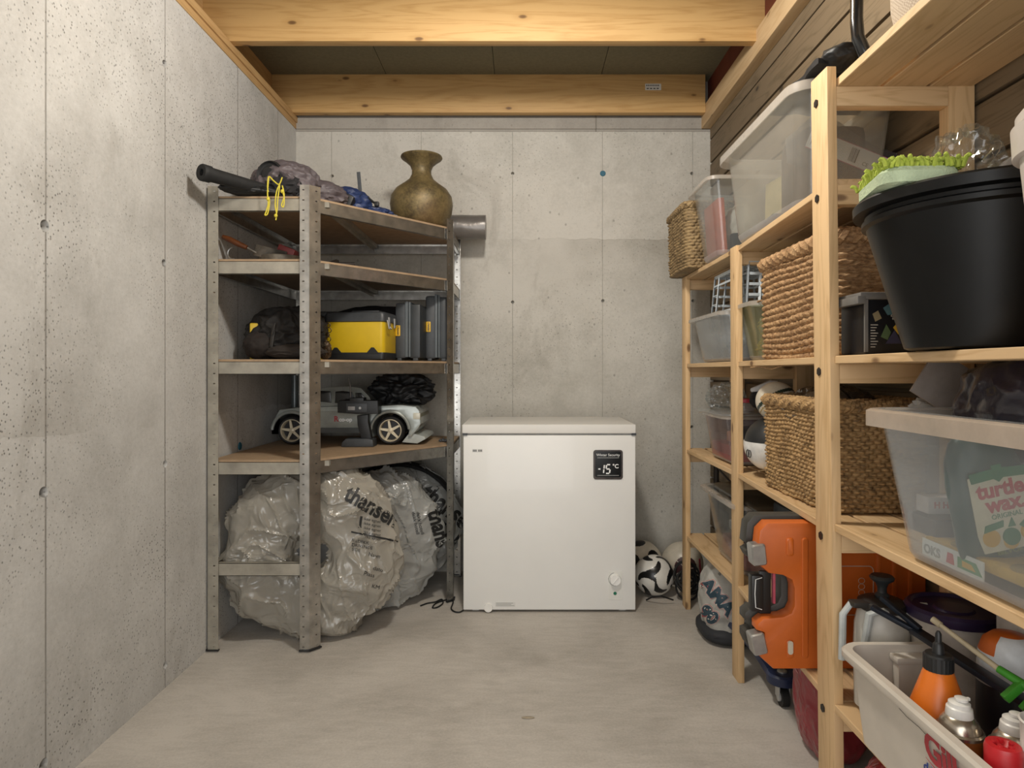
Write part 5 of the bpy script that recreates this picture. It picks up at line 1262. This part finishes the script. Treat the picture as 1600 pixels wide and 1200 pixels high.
# vase
m, nt = nmat('aged_brass'); t = NT(nt); co = t.coord()
n1 = t.noise(co, 14, 6, .7); n2 = t.noise(co, 90, 4, .6)
col = t.ramp(t.math('ADD', t.math('MULTIPLY', n1, .7), t.math('MULTIPLY', n2, .3)), [(.35, srgb('#43392a')), (.5, srgb('#6e6040')), (.66, srgb('#8a7850'))])
col = t.mix(t.ramp(t.noise(co, 5, 3), [(.5, 0.), (.7, .3)]), col, srgb('#6e4a36'))
t.out(t.prin(col, .5, .3, t.bump(n2, .3, .0015)))
g = G(); H0 = ZT1; pr = [(.085, 0), (.10, .004), (.128, .035), (.148, .085), (.1535, .125), (.148, .165), (.125, .200), (.088, .227), (.060, .250), (.048, .275), (.047, .295), (.056, .318), (.080, .340), (.098, .352), (.102, .358), (.100, .364), (.092, .364), (.070, .350), (.045, .325), (.038, .295), (.038, .27)]
g.lathe([(r_, H0 + z_) for r_, z_ in pr], (-.492, 3.275, 0), 72, cap1=False); solo('vase', g, m, 'round-bellied aged brass vase with flared rim on top of the metal shelving', 'vase')
# silver-grey roll
g = G(); c0, c1 = Vector((-.42, 3.50, 1.862)), Vector((-.188, 3.50, 1.862)); n = 44; L = []
for j in range(30):
    x = c0.x + (c1.x - c0.x)*j/29; lp = []
    for k in range(n):
        a = 2*pi*k/n; r_ = .064*(1 + .03*noise.noise(Vector((x*14, cos(a)*2, sin(a)*2))) + .012*noise.noise(Vector((x*50, cos(a)*6, sin(a)*6)))); lp.append((x, c0.y + r_*cos(a), c0.z + r_*sin(a)))
    L.append(lp)
g.loft(L); solo('foil_roll', g, P('silver_grey_film', '#77736f', .32, .35, .08, 10, .3, 30, .004), 'silver-grey film roll poking out to the right behind the brass vase', 'roll')

# ---------------- second board (z 1.549)
Z2 = 1.5495
g = G(); g.lathe([(.085, 0), (.092, .004), (.094, .034), (.097, .040), (.094, .041), (.090, .034), (.086, .008)], (-1.02, 2.84, Z2), 40); o = solo('round_tin', g, P('stained_tin', '#7d776c', .45, .4, .25, 25), 'shallow stained round tin on the second board of the metal shelving', 'tin')
t_ = thing('scraper', 'old scraper with a brown wooden handle resting on the round tin', 'scraper', (-1.07, 2.72, Z2 + .03))
g = G(); hp = [px(348, 370, 2.72), px(358, 374, 2.72), px(372, 381, 2.72), px(386, 387, 2.72)]; g.tube(hp, [.009, .0125, .0125, .009], 14); part('handle', g, P('brown_varnished_wood', '#5a3116', .4, 0, .12, 30), t_)
g = G(); a, b = px(386, 387, 2.72), px(400, 395, 2.74); g.cyl(a, b, .005, .005, 10); g.bar(px(398, 390, 2.74), px(446, 402, 2.82), .05, .002, (0, 1, .4)); part('blade', g, P('dull_steel', '#6d6860', .5, .5, .2, 30), t_)
g = G(); g.tube([px(364 + 8*cos(q) , 396 + 9*sin(q), 2.76) for q in np.linspace(1.2, 4.6, 14)], .0035, 8); solo('wire_hook', g, SIL, 'bent bright wire beside the round tin on the metal shelving', 'wire')
g = G(); g.box(-1.04, -.965, 2.82, 2.88, Z2 + .045, Z2 + .085, .006, M=about((-1.0, 2.85, Z2 + .06), 'Y', 22)); solo('red_block', g, P('dull_red', '#7a2b2b', .5), 'dull red block leaning inside the round tin', 'block')
g = G(); g.cyl((-.92, 2.84, Z2 + .012), (-.74, 2.95, Z2 + .03), .012, .008, 12); g.bar((-.86, 2.88, Z2+.012), (-.79, 2.86, Z2+.03), .02, .012); solo('dark_tool', g, P('dark_iron', '#27221f', .5, .3), 'dark hand tool behind the front post on the second board', 'tool')

# ---------------- third board (z 1.153): bag, toolboxes, cases
Z3 = 1.1535
t_ = thing('backpack', 'dark brown-black backpack slumped at the left on the third board', 'backpack', (-1.02, 2.86, Z3))
BPK = P('charcoal_canvas', '#191614', .8, 0, .15, 14, .5, 90, .003)
g = G(); blob(g, (-1.02, 2.88, Z3 + .10), (.155, .13, .125), 6, .16, 2.2, 111, Z3 + .001); blob(g, (-.955, 2.90, Z3 + .13), (.10, .11, .10), 5, .14, 2.2, 112, Z3 + .001); part('bag_body', g, BPK, t_)
g = G(); blob(g, (-.93, 2.745, Z3 + .032), (.125, .05, .031), 5, .08, 2.4, 113, Z3 + .001); part('front_pocket', g, P('brown_canvas', '#2a231e', .85, 0, .12, 14, .5, 90, .003), t_)
g = G(); blob(g, (-1.09, 2.80, Z3 + .06), (.075, .085, .062), 5, .06, 2, 114, Z3 + .001); part('side_pocket', g, P('brown_canvas_2', '#211a16', .85), t_)
g = G(); g.box(-1.03, -1.015, 2.732, 2.742, Z3 + .05, Z3 + .14, .002, M=about((-1.02, 2.74, Z3+.1), 'Y', 8)); g.box(-1.025, -1.019, 2.725, 2.733, Z3 + .10, Z3 + .15, .001, M=about((-1.02, 2.74, Z3+.1), 'Y', 14)); part('zipper', g, P('dark_zip', '#2b2723', .5, .2), t_)
YL = P('yellow_plastic', '#cfae1c', .4, 0, .05, 8, .1, 30, .002)
g = G(); g.box(-1.165, -.83, 3.06, 3.30, Z3 + .001, Z3 + .175, .012); g.box(-1.168, -.827, 3.055, 3.305, Z3 + .176, Z3 + .215, .010) if False else None
g = G(); g.box(-1.155, -.835, 3.03, 3.29, Z3 + .001, Z3 + .19, .012); o = solo('tool_box', g, YL, 'yellow tool box mostly hidden behind the dark backpack', 'tool box')
g = G(); g.box(-1.158, -.832, 3.027, 3.293, Z3 + .19, Z3 + .225, .01); part('lid', g, BLACK, o)
g = G(); blob(g, (-.74, 3.44, Z3 + .15), (.33, .09, .13), 5, .12, 2, 117, Z3 + .001); solo('dark_bundle', g, P('very_dark_cloth', '#161414', .8, 0, .2, 10, .5, 60, .004), 'black bundle along the back of the third board', 'bundle')
g = G(); g.M = about((-1.10, 2.90, Z3), 'Z', 20); g.box(-1.175, -1.13, 2.80, 2.92, Z3 + .001, Z3 + .155, .008); g.b.verts.ensure_lookup_table(); solo('yellow_box', g, YL, 'yellow box corner peeking out left of the dark backpack', 'box')
# yellow tool box with black lid
t_ = thing('tool_box', 'bright yellow tool box with black lid and base in the middle of the third board', 'tool box', (-.735, 3.07, Z3))
MT = about((-.735, 3.05, Z3), 'Z', -7)
def rbox_loft(g, cx, cy, hx, hy, r_, zs, M=None):
    g.loft([rr(cx, cy, hx - e, hy - e, r_, z, 5) for z, e in zs], M=M)
bx, by = -.735, 3.055
g = G(); g.M = MT; rbox_loft(g, bx, by, .138, .090, .02, [(Z3 + .030, .002), (Z3 + .034, 0), (Z3 + .172, 0), (Z3 + .174, .002)]); part('box_body', g, YL, t_)
g = G(); g.M = MT; rbox_loft(g, bx, by, .141, .093, .02, [(Z3 + .002, .006), (Z3 + .006, .002), (Z3 + .028, 0), (Z3 + .036, .002)])
for xc in (-.085, .085): g.prism([(xc - .030, 0), (xc + .030, 0), (xc + .006, .028), (xc - .006, .028)], .004, FRONT((bx, by - .0905, Z3 + .030)))
part('black_base', g, BLACK, t_)
g = G(); g.M = MT; rbox_loft(g, bx, by, .143, .095, .022, [(Z3 + .172, .004), (Z3 + .175, 0), (Z3 + .205, .001), (Z3 + .214, .006), (Z3 + .218, .016)])
g.box(bx - .03, bx + .10, by - .05, by + .05, Z3 + .216, Z3 + .226, .005); part('lid', g, DKGREY, t_)
g = G(); g.M = MT; g.box(bx + .141, bx + .148, by - .05, by - .03, Z3 + .15, Z3 + .195, .002); g.box(bx + .141, bx + .148, by + .03, by + .05, Z3 + .15, Z3 + .195, .002); g.tube([(bx + .146, by - .04, Z3 + .152), (bx + .155, by - .04, Z3 + .142), (bx + .155, by - .075, Z3 + .142), (bx + .146, by - .075, Z3 + .18)], .003, 6); part('latch', g, SIL, t_)
# key ring hanging / lying left of the box
g = G(); kx = px(509, 535, 2.97)
g.tube([px(x, y, 2.93) for x, y in ((512, 505), (508, 512), (511, 518), (513, 524), (509, 530))], .004, 6)
for k, (x, y) in enumerate(((511, 508), (513, 516), (510, 523), (512, 530))): g.tube([px(x + 5*cos(q), y + 4*sin(q), 2.925) for q in np.linspace(0, 2*pi, 14)[:-1]], .0018, 5, True)
blob(g, px(508, 547, 2.93), (.026, .02, .040), 4, .25, 3, 121, Z3 + .001); solo('key_bunch', g, P('dark_brass', '#4a3a28', .45, .4, .2, 40), 'dark chain and padlock bunch against the left side of the yellow tool box', 'chain')
# two black drill cases
for (xa, xb, y, zt_, rz, lab, ly, seed) in ((617, 657, 3.11, 473, -4, 'black tool case with a small yellow badge next to the yellow tool box', 517, 1), (665, 701, 3.235, 462, 3, 'taller black tool case with a small yellow badge beside the right-hand post', 511, 2)):
    a, b = px(xa, 560, y), px(xb, zt_, y); x0, x1 = a.x, b.x; zt = b.z; t_ = thing('drill_case', lab, 'tool case', ((x0+x1)/2, y + .14, Z3), 'black tool cases')
    MT = about(((x0+x1)/2, y, Z3), 'Z', rz); w3 = (x1 - x0)
    g = G(); g.M = MT; g.box(x0, x0 + w3*.46, y, y + .26, Z3 + .012, zt, .012); part('front_shell', g, DKGREY, t_)
    g = G(); g.M = MT; g.box(x0 + w3*.54, x1, y, y + .26, Z3 + .012, zt - .006, .012); part('rear_shell', g, P('slate_plastic', '#2e3235', .45), t_)
    g = G(); g.M = MT; g.box(x0 + w3*.40, x0 + w3*.52, y - .006, y + .25, Z3 + .018, zt + .006, .003); g.box(x0 + w3*.54, x0 + w3*.62, y - .005, y + .25, Z3 + .018, zt + .003, .003); part('seam_rim', g, P('slate_light', '#565d61', .45), t_)
    g = G(); g.M = MT; g.box(x0 + .01, x0 + .03, y + .0, y + .03, Z3 + .001, Z3 + .014, .002); g.box(x1 - .035, x1 - .012, y + .0, y + .03, Z3 + .001, Z3 + .014, .002); part('foot', g, DKGREY, t_)
    c_ = px(xa + 4, ly, y); g = G(); g.M = MT; g.box(x0 + .003, x0 + .025, y - .0035, y + .002, c_.z - .024, c_.z + .026, .003); bd = part('badge', g, P('badge_yellow', '#d8ab1d', .4), t_)
    g = G(); g.M = MT; g.text('DEWALT', .0105, FRONT((x0 + .018, y - .004, c_.z - .020)) @ rot('Z', 90), .0003, bold=.0004); part('lettering', g, BLACK, bd)

# ---------------- fourth board (z .756): model car and its remote
Z4 = .7565
t_ = thing('model_car', 'large silver radio-controlled model car with five-spoke wheels on the fourth board', 'model car', (-.85, 3.30, Z4))
YW = 3.16     # plane of the near wheels
cz = lambda y: CH + (CY - y)*YW/F
cxp = lambda x: (x - CX)*YW/F
wheels = [(457, 673.5), (610.5, 672.5)]
BODY = P('silver_car_paint', '#9aa09c', .3, .35, .12, 14, Coat_Weight=.5)
# side outline (px) of lower body with wheel arches
def arch(cx, cy, r_, a0, a1, n=12): return [(cx + r_*cos(R(a0 + (a1-a0)*k/n)), cy - r_*sin(R(a0 + (a1-a0)*k/n))) for k in range(n+1)]
low = [(434, 676), (432, 650), (438, 640), (470, 636), (540, 634), (592, 634), (625, 632), (650, 635), (656, 642), (658, 662), (655, 668), (643, 682)] + arch(610.5, 672.5, 29, -20, 200) + [(570, 676), (500, 676), (492, 674)] + arch(457, 673.5, 29, -5, 185)
YC0, YC1 = YW - .012, YW + .30
def outl_xz(pts): return [(cxp(x), cz(y)) for x, y in pts]
g = G(); g.prism(outl_xz(low), YC1 - YC0, FRONT((0, YC1, 0)), .006); part('car_body', g, BODY, t_, angle=30)
cab = [(484, 637), (492, 612), (505, 606), (545, 604), (562, 607), (575, 620), (584, 636)]
g = G(); c2 = outl_xz(cab)
lo = []
for y, s_ in ((YC0 + .015, 1.0), (YC0 + .035, .97), (YC1 - .035, .97), (YC1 - .015, 1.0)):
    xm = sum(p[0] for p in c2)/len(c2); lo.append([(xm + (p[0]-xm)*s_, y if p[1] < cz(630) else y + (.022 if y < YW + .1 else -.022), p[1]) for p in c2])
g.loft(lo); part('cabin', g, BODY, t_, angle=40)
for pts in ([(487, 631), (490, 614), (500, 611), (515, 611.5), (517, 631)], [(522, 631), (523, 612), (534, 611), (549, 613), (551, 631)], [(556, 631), (554, 614), (563, 614), (572, 626), (573, 631)]):
    g = G(); g.prism(outl_xz(pts), .006, FRONT((0, YC0 + .030, 0)), .001); part('side_window', g, P('dark_window', '#0f1112', .15), t_)
for cx_, cy_ in wheels:
    g = G(); g.tube([(cxp(x), YC0 - .004, cz(y)) for x, y in arch(cx_, cy_, 30, 5, 175, 18)], .008, 8); part('fender_flare', g, BODY, t_)
g = G(); g.prism(outl_xz([(500, 676), (570, 676), (568, 668), (500, 668)]), .006, FRONT((0, YC0 - .001, 0))); part('sill', g, P('dark_sill', '#3b3f3e', .35), t_)
g = G(); g.box(cxp(648), cxp(657), YC0 + .02, YC1 - .02, cz(662), cz(646), .004); part('grille', g, P('olive_grille', '#5d5a3c', .4), t_)
g = G(); g.box(cxp(646), cxp(657), YC0 - .003, YC0 + .03, cz(655), cz(645), .004); part('headlight', g, P('headlight_lens', '#c9c7b8', .15), t_)
g = G(); lpz = outl_xz([(628, 691), (640, 676), (663, 682), (665, 686), (652, 693)]); g.prism(lpz, .30, FRONT((0, YC1, 0)), .002); part('front_splitter', g, P('pale_splitter', '#a5aaa6', .4), t_)
g = G(); g.text('R', .035, FRONT((cxp(523), YC0 - .001, cz(658))), .0008, bold=.0012); part('red_lettering', g, P('red_logo', '#a82e38', .5), t_)
g = G(); g.text('co-op', .026, FRONT((cxp(531), YC0 - .001, cz(658))), .0008, bold=.001); part('white_lettering', g, TXT, t_)
for yy in (YW, YW + .285):
    for cx_, cy_ in wheels:
        X_, Z_ = cxp(cx_), Z4 + .069; r_ = .068 ; f_ = 1 if yy == YW else -1
        g = G(); Mw = Matrix.Translation((X_, yy - .012*f_ if f_ > 0 else yy + .012, Z_)) @ rot('X', 90 if f_ > 0 else -90)
        g.lathe([(.052, .0), (.060, .002), (.066, -.006), (.068, -.016), (.068, -.044), (.064, -.052), (.050, -.052), (.048, -.03)], (0, 0, 0), 48, Mw, cap0=False, cap1=False); wh = part('tyre', g, RUBBER, t_)
        g = G(); g.lathe([(.053, -.004), (.053, .001), (.050, .002), (.047, -.004), (.046, -.04), (.044, -.04)], (0, 0, 0), 48, Mw, cap0=False, cap1=False)
        g.M = Mw; g.lathe([(.012, -.014), (.012, -.002), (.009, 0), (.001, 0)], (0, 0, 0), 20)
        for k in range(5):
            a = R(90 + 72*k + 10); u = Vector((cos(a), sin(a), 0)); v = Vector((-sin(a), cos(a), 0))
            q = [u*.008 - v*.007, u*.048 - v*.0045, u*.048 + v*.0045, u*.008 + v*.007]
            g.raw([p + Vector((0, 0, -.012)) for p in q] + [p + Vector((0, 0, -.003)) for p in q], [(3, 2, 1, 0), (4, 5, 6, 7), (0, 1, 5, 4), (1, 2, 6, 5), (2, 3, 7, 6), (3, 0, 4, 7)])
        part('rim', g, P('ivory_rim', '#c9bfa6', .35, .1), wh)
        g = G(); g.M = Mw; g.lathe([(.044, -.03), (.044, -.022), (.002, -.022)], (0, 0, 0), 32); g.M = Mw; g.lathe([(.026, -.022), (.026, -.018), (.012, -.018)], (0, 0, 0), 24); part('brake_disc', g, P('dark_disc', '#2b2b2c', .4, .5), wh)
# pistol-grip remote
t_ = thing('remote_control', 'black pistol-grip remote standing in front of the model car', 'remote', (-.77, 3.09, Z4))
YR_ = 3.075; rz = lambda y: CH + (CY - y)*YR_/F; rx = lambda x: (x - CX)*YR_/F
g = G(); g.prism([(rx(x), rz(y)) for x, y in ((534, 697), (535, 690), (541, 684.5), (575, 684.5), (583, 686), (584, 697))], .085, FRONT((0, YR_ + .075, 0)), .004)
mn = min(v.co.z for v in g.b.verts); g.warp(lambda v: Vector((v.x, v.y, v.z - mn + Z4 + .001))); part('foot_base', g, DKGREY, t_)
g = G(); g.prism([(rx(x), rz(y)) for x, y in ((563, 686), (557, 665), (556, 650), (574, 648), (574, 660), (579, 686))], .04, FRONT((0, YR_ + .055, 0)), .006); part('grip', g, BLACK, t_)
g = G(); g.prism([(rx(x), rz(y)) for x, y in ((527, 645), (527, 628), (529, 626), (590, 626), (591, 647), (556, 647))], .10, FRONT((0, YR_ + .10, 0)), .005); part('head', g, BLACK, t_)
g = G(); g.box(rx(546), rx(568), YR_ + .0, YR_ + .06, rz(628), rz(621.5), .003); part('top_block', g, BLACK, t_)
g = G(); g.box(rx(541), rx(574), YR_ - .004, YR_ + .002, rz(644), rz(630), .002); part('back_panel', g, DKGREY, t_)
g = G(); g.box(rx(544), rx(555), YR_ - .006, YR_ - .003, rz(641), rz(635), .001); part('sticker', g, P('silver_sticker', '#9c9a98', .4), t_)
g = G(); g.cyl((rx(563), YR_ - .003, rz(637.5)), (rx(563), YR_ - .008, rz(637.5)), .006, seg=16); part('socket', g, SIL, t_)
g = G(); g.tube([(rx(545), YR_ + .03, rz(622)), (rx(545), YR_ + .03, rz(606)), (rx(542), YR_ + .03, rz(589))], [.003, .003, .0022], 8); part('antenna', g, P('antenna_grey', '#6f6a66', .4, .4), t_)
# black bag on the bonnet
g = G(); blob(g, (-.60, 3.34, 1.012), (.14, .10, .078), 6, .34, 1.7, 131); solo('bin_liner', g, BAGBLK, 'crumpled black plastic liner lying on the bonnet of the model car', 'plastic bag')
g = G(); g.cyl((-1.165, 3.42, .80), (-1.165, 3.42, 1.085), .018, seg=18); g.box(-1.20, -1.13, 3.38, 3.46, Z4 + .001, .80, .006); solo('steel_tube', g, P('steel_grey_tube', '#697072', .35, .4), 'thin steel-grey tube upright behind the tail of the model car', 'tube')
g = G(); blob(g, (-1.17, 3.22, .93), (.05, .07, .02), 4, .5, 3, 133); solo('spoiler_part', g, BLACK, 'black bent plastic piece behind the tail of the model car', 'part') if False else None
g = G(); p = px(691, 680, 3.30)
for k in range(4): g.box(-.405 + .012*k, -.396 + .012*k, 3.28 + .01*(k % 2), 3.31, Z4 + .001, Z4 + .014 + .004*(k % 2), .002, seg=1)
g.box(-.41, -.355, 3.285, 3.30, Z4 + .004, Z4 + .010, .001); solo('metal_bracket', g, P('dark_steel_bits', '#4a4d50', .4, .6), 'small dark metal bracket lying at the right end of the fourth board', 'bracket')

# ================================================================ WHEELS IN PLASTIC BAGS (floor)
BAG = bagmat('tyre_bag_film', '#d0cabd', .40, .24, .55, 4.2)
BAG2 = bagmat('tyre_bag_film_b', '#cfd0cc', .34, .24, .55, 4.5)
def tyre_bag(name, label, C, R_, W_, rz, ry, seed, mat_, amp=.035, floor=.002, tail=None, hole=True, group='wheels stored in plastic bags'):
    """a wheel (axis local X) wrapped in a loose crumpled bag"""
    C = Vector(C); M0 = Matrix.Translation(C) @ rot('Z', rz) @ rot('Y', ry)
    t_ = thing(name, label, 'bagged wheel', (C.x, C.y, 0), group)
    nu, nv = 230, 150; L = []
    for i in range(nu):
        a = 2*pi*i/nu; lp = []
        for j in range(nv):
            b = 2*pi*j/nv      # around the section; section centre at radius Rc
            Rc = R_*.58; rs = R_*.42
            # superellipse section
            cb_, sb_ = cos(b), sin(b); k = (abs(cb_)**2.6 + abs(sb_)**2.6)**(-1/2.6)
            rad = Rc + rs*cb_*k; xx = W_/2*sb_*k
            if cb_ < 0: rad = Rc + rs*cb_*k*(.75 if hole else 1.35)
            p = Vector((xx, rad*cos(a), rad*sin(a)))
            rd = Vector((sb_*.8, cb_*cos(a), cb_*sin(a)))
            sag = .35*amp*abs(math.sin(6*a + 3*noise.noise(p*6))) * max(0, cb_)
            w_ = crumple(p, amp*.75, 4.5, seed, 2) + sag
            qn = Vector((p.x*9 + seed, p.y*4.5, p.z*4.5)); f1 = noise.noise(qn + Vector((1.3*noise.noise(p*5), 1.3*noise.noise(p*5 + Vector((9, 9, 9))), 0)))
            w_ += amp*.42*max(0, 1 - abs(f1)*9)**1.5
            f2 = noise.noise(Vector((p.y*11 + p.z*5 + seed, p.z*5 - p.y*3, p.x*6))); w_ += amp*.28*max(0, 1 - abs(f2)*9)**1.5
            if tail:
                dt = max(0, cos(a - tail[0])); w_ += tail[1]*dt**14*(1 if cb_ > 0 else .3)
            p = p + rd*w_; q = M0 @ p
            q.x = max(q.x, XL + .008 + .001*noise.noise(p*30))
            if q.z < floor: q.z = floor + .0006*noise.noise(p*40)
            lp.append(q)
        L.append(lp)
    L.append(L[0]); g = G(); g.loft(L, False, False); bmesh.ops.remove_doubles(g.b, verts=g.b.verts, dist=1e-5)
    bg = part('bag_film', g, mat_, t_)
    g = G(); g.M = M0 @ rot('Y', 90); r0 = R_*.93
    pr = [(r0*.60, -W_*.36), (r0*.9, -W_*.42), (r0*.99, -W_*.30), (r0, 0), (r0*.99, W_*.30), (r0*.9, W_*.42), (r0*.60, W_*.36), (r0*.58, 0)]
    g.lathe(pr + [pr[0]], (0, 0, 0), 56, cap0=False, cap1=False)
    ty = part('tyre', g, RUBBER, t_)
    g = G(); g.M = M0 @ rot('Y', 90); g.lathe([(r0*.60, -W_*.30), (r0*.60, W_*.28), (r0*.56, W_*.28), (r0*.54, W_*.05), (r0*.10, W_*.10), (r0*.02, W_*.10)], (0, 0, 0), 48, cap0=False); part('rim', g, P('alloy_grey', '#77797a', .35, .6), ty)
    return t_, M0
TB1, M1 = tyre_bag('bagged_wheel', 'front wheel in a clear-white bag with black print, against the front post', (-.885, 2.82, .350), .332, .225, -84, 0, 3, BAG, .042, hole=True)
TB2, M2_ = tyre_bag('bagged_wheel', 'second bagged wheel leaning to the right of the front one', (-.675, 3.11, .315), .275, .18, -62, 6, 7, BAG2, .045, hole=False)
TB3, M3 = tyre_bag('bagged_wheel', 'bagged wheel at the back with the bare black tread showing on top', (-.635, 3.43, .325), .285, .18, -84, 0, 11, BAG2, .03, hole=False)
TB4, M4 = tyre_bag('bagged_wheel', 'rear bagged wheel half hidden behind the front one at the left wall', (-.93, 3.20, .32), .285, .20, -82, 0, 15, BAG, .03, hole=False)
# bare tread on the back wheel
g = G(); g.M = M3 @ rot('Y', 90)
for k in range(24):
    a = R(-90 + (k - 12)*5 - 90 + 90); 
pr = [(.300, -.08), (.312, -.07), (.318, 0), (.312, .07), (.300, .08)]
loops = []
for k in range(31):
    a = R(180 - 62 + k*4.0) 
    loops.append([(r_*cos(a), r_*sin(a), z_) for r_, z_ in pr])
g.loft(loops, True, True); part('bare_tread', g, P('tyre_tread', '#18191a', .75, 0, .15, 20, 1.0, 70, .006), TB3)
# print on the bags: raised onto the film in front of tread
def bagprint(parent, M0, items, mat_=None, film_='bag_film', off=.0025, name='print'):
    dg_ = bpy.context.evaluated_depsgraph_get()
    film = [c for c in parent.children if c.name.startswith(film_)][0]
    bpy.context.view_layer.update()
    from mathutils.bvhtree import BVHTree
    vs = [v.co + parent.location for v in film.data.vertices]; bv = BVHTree.FromPolygons(vs, [tuple(p.vertices) for p in film.data.polygons])
    g = G()
    for body, size, x, y, rz_, bold, shx in items:
        tg = G(); tg.text(body, size, Matrix.Translation((0, 0, 0)) @ rot('Z', rz_), 0, bold=bold, sx=shx)
        # cut long faces so that they can follow the film
        bmesh.ops.triangulate(tg.b, faces=tg.b.faces); 
        for _ in range(2):
            es = [e for e in tg.b.edges if e.calc_length() > .018]
            if es: bmesh.ops.subdivide_edges(tg.b, edges=es, cuts=1, use_grid_fill=True)
        bmesh.ops.triangulate(tg.b, faces=tg.b.faces)
        o_ = px(x, y, 2.6)
        eye = Vector((0, 0, CH))
        tg.b.verts.index_update(); ok = {}
        for v in tg.b.verts:
            tgt = o_ + Vector((v.co.x, 0, v.co.y)); d_ = (tgt - eye).normalized()
            hit = bv.ray_cast(eye, d_)
            if hit[0] is not None: v.co = hit[0] + hit[1]*(off if hit[1].dot(d_) < 0 else -off); ok[v] = 1
        bad = [v for v in tg.b.verts if v not in ok]
        bmesh.ops.delete(tg.b, geom=bad, context='VERTS')
        bad = [f_ for f_ in tg.b.faces if max(e.calc_length() for e in f_.edges) > .05]; bmesh.ops.delete(tg.b, geom=bad, context='FACES')
        g._add(tg.b)
    part(name, g, mat_ or P('bag_ink', '#232323', .5), parent, recalc=False)
bagprint(TB1, M1, [('thansen', .092, 536, 779, -30, .0025, .8), ('1', .062, 556, 823, -8, .002, 1)] +
         [('ikke egnet', .016, 568, 812 + 7*k, -12, 0, 1) for k in range(5)] + [('BILDEKK', .018, 549, 846, -10, 0, 1), ('DRIVENDE', .018, 549, 853, -10, 0, 1), ('SIDE', .018, 549, 860, -10, 0, 1),
          ('Navn', .022, 575, 868, -14, 0, 1), ('dato', .022, 582, 890, -14, 0, 1), ('Plass', .022, 568, 898, -14, 0, 1), ('KM', .022, 580, 918, -14, 0, 1), ('_______', .05, 550, 829, -12, .002, 1.2)])
bagprint(TB2, M2_, [('thansen', .085, 668, 800, -75, .003, .8)] + [('dekk hotell', .020, 650 - 7*k, 800, -78, 0, 1) for k in range(2)])
bagprint(TB3, M3, [('thansen', .10, 656, 775, -38, .003, .8), ('KLAR', .07, 668, 820, -40, .003, .9), ('sommer', .05, 660, 850, 60, .003, .9)])
it = [('AMA', .066, 1095, 913, -50, 0, 1.15), ('90', .066, 1092, 957, -42, 0, 1.1)]
for nm, mm, bo, of in (('letter_halo', P('pale_letter_print', '#d8d4cc', .5), .0082, .0015), ('letter_outline', P('brick_red_print', '#a34248', .5), .0068, .0022), ('letter_gap', P('pale_letter_print', '#d8d4cc', .5), .0050, .003), ('lettering', P('navy_print', '#27404e', .5), .0036, .0038)):
    bagprint(SBAG, None, [(a, b, c, d, e, bo, h) for a, b, c, d, e, f_, h in it], mm, 'bag_body', of, nm)
# cord on the floor
g = G(); fl = lambda x, y: Vector(((x - CX)*CH/(y - CY), F*CH/(y - CY), .0045))
pts = [fl(x, y) for x, y in ((657, 948), (668, 944), (680, 942), (690, 938), (692, 944), (684, 950), (676, 951), (680, 945), (692, 940), (704, 938), (708, 942), (705, 952), (710, 957), (718, 958), (724, 955))]
sm = []
for i in range(len(pts)-1):
    p0, p1, p2, p3 = pts[max(i-1, 0)], pts[i], pts[i+1], pts[min(i+2, len(pts)-1)]
    for k in range(6):
        u = k/6; sm.append(.5*((2*p1) + (p2-p0)*u + (2*p0-5*p1+4*p2-p3)*u*u + (3*p1-p0-3*p2+p3)*u**3))
g.tube(sm, .0035, 8); solo('power_cord', g, BLACK, 'thin black cord lying on the floor left of the freezer', 'cord')
# small debris
g = G(); p = fl(825, 1122); g.ball((p.x, p.y, .002), (.022, .007, .002), 2); solo('leaf', g, P('dry_leaf', '#a39783', .8), 'small dry leaf on the floor in the foreground', 'leaf')
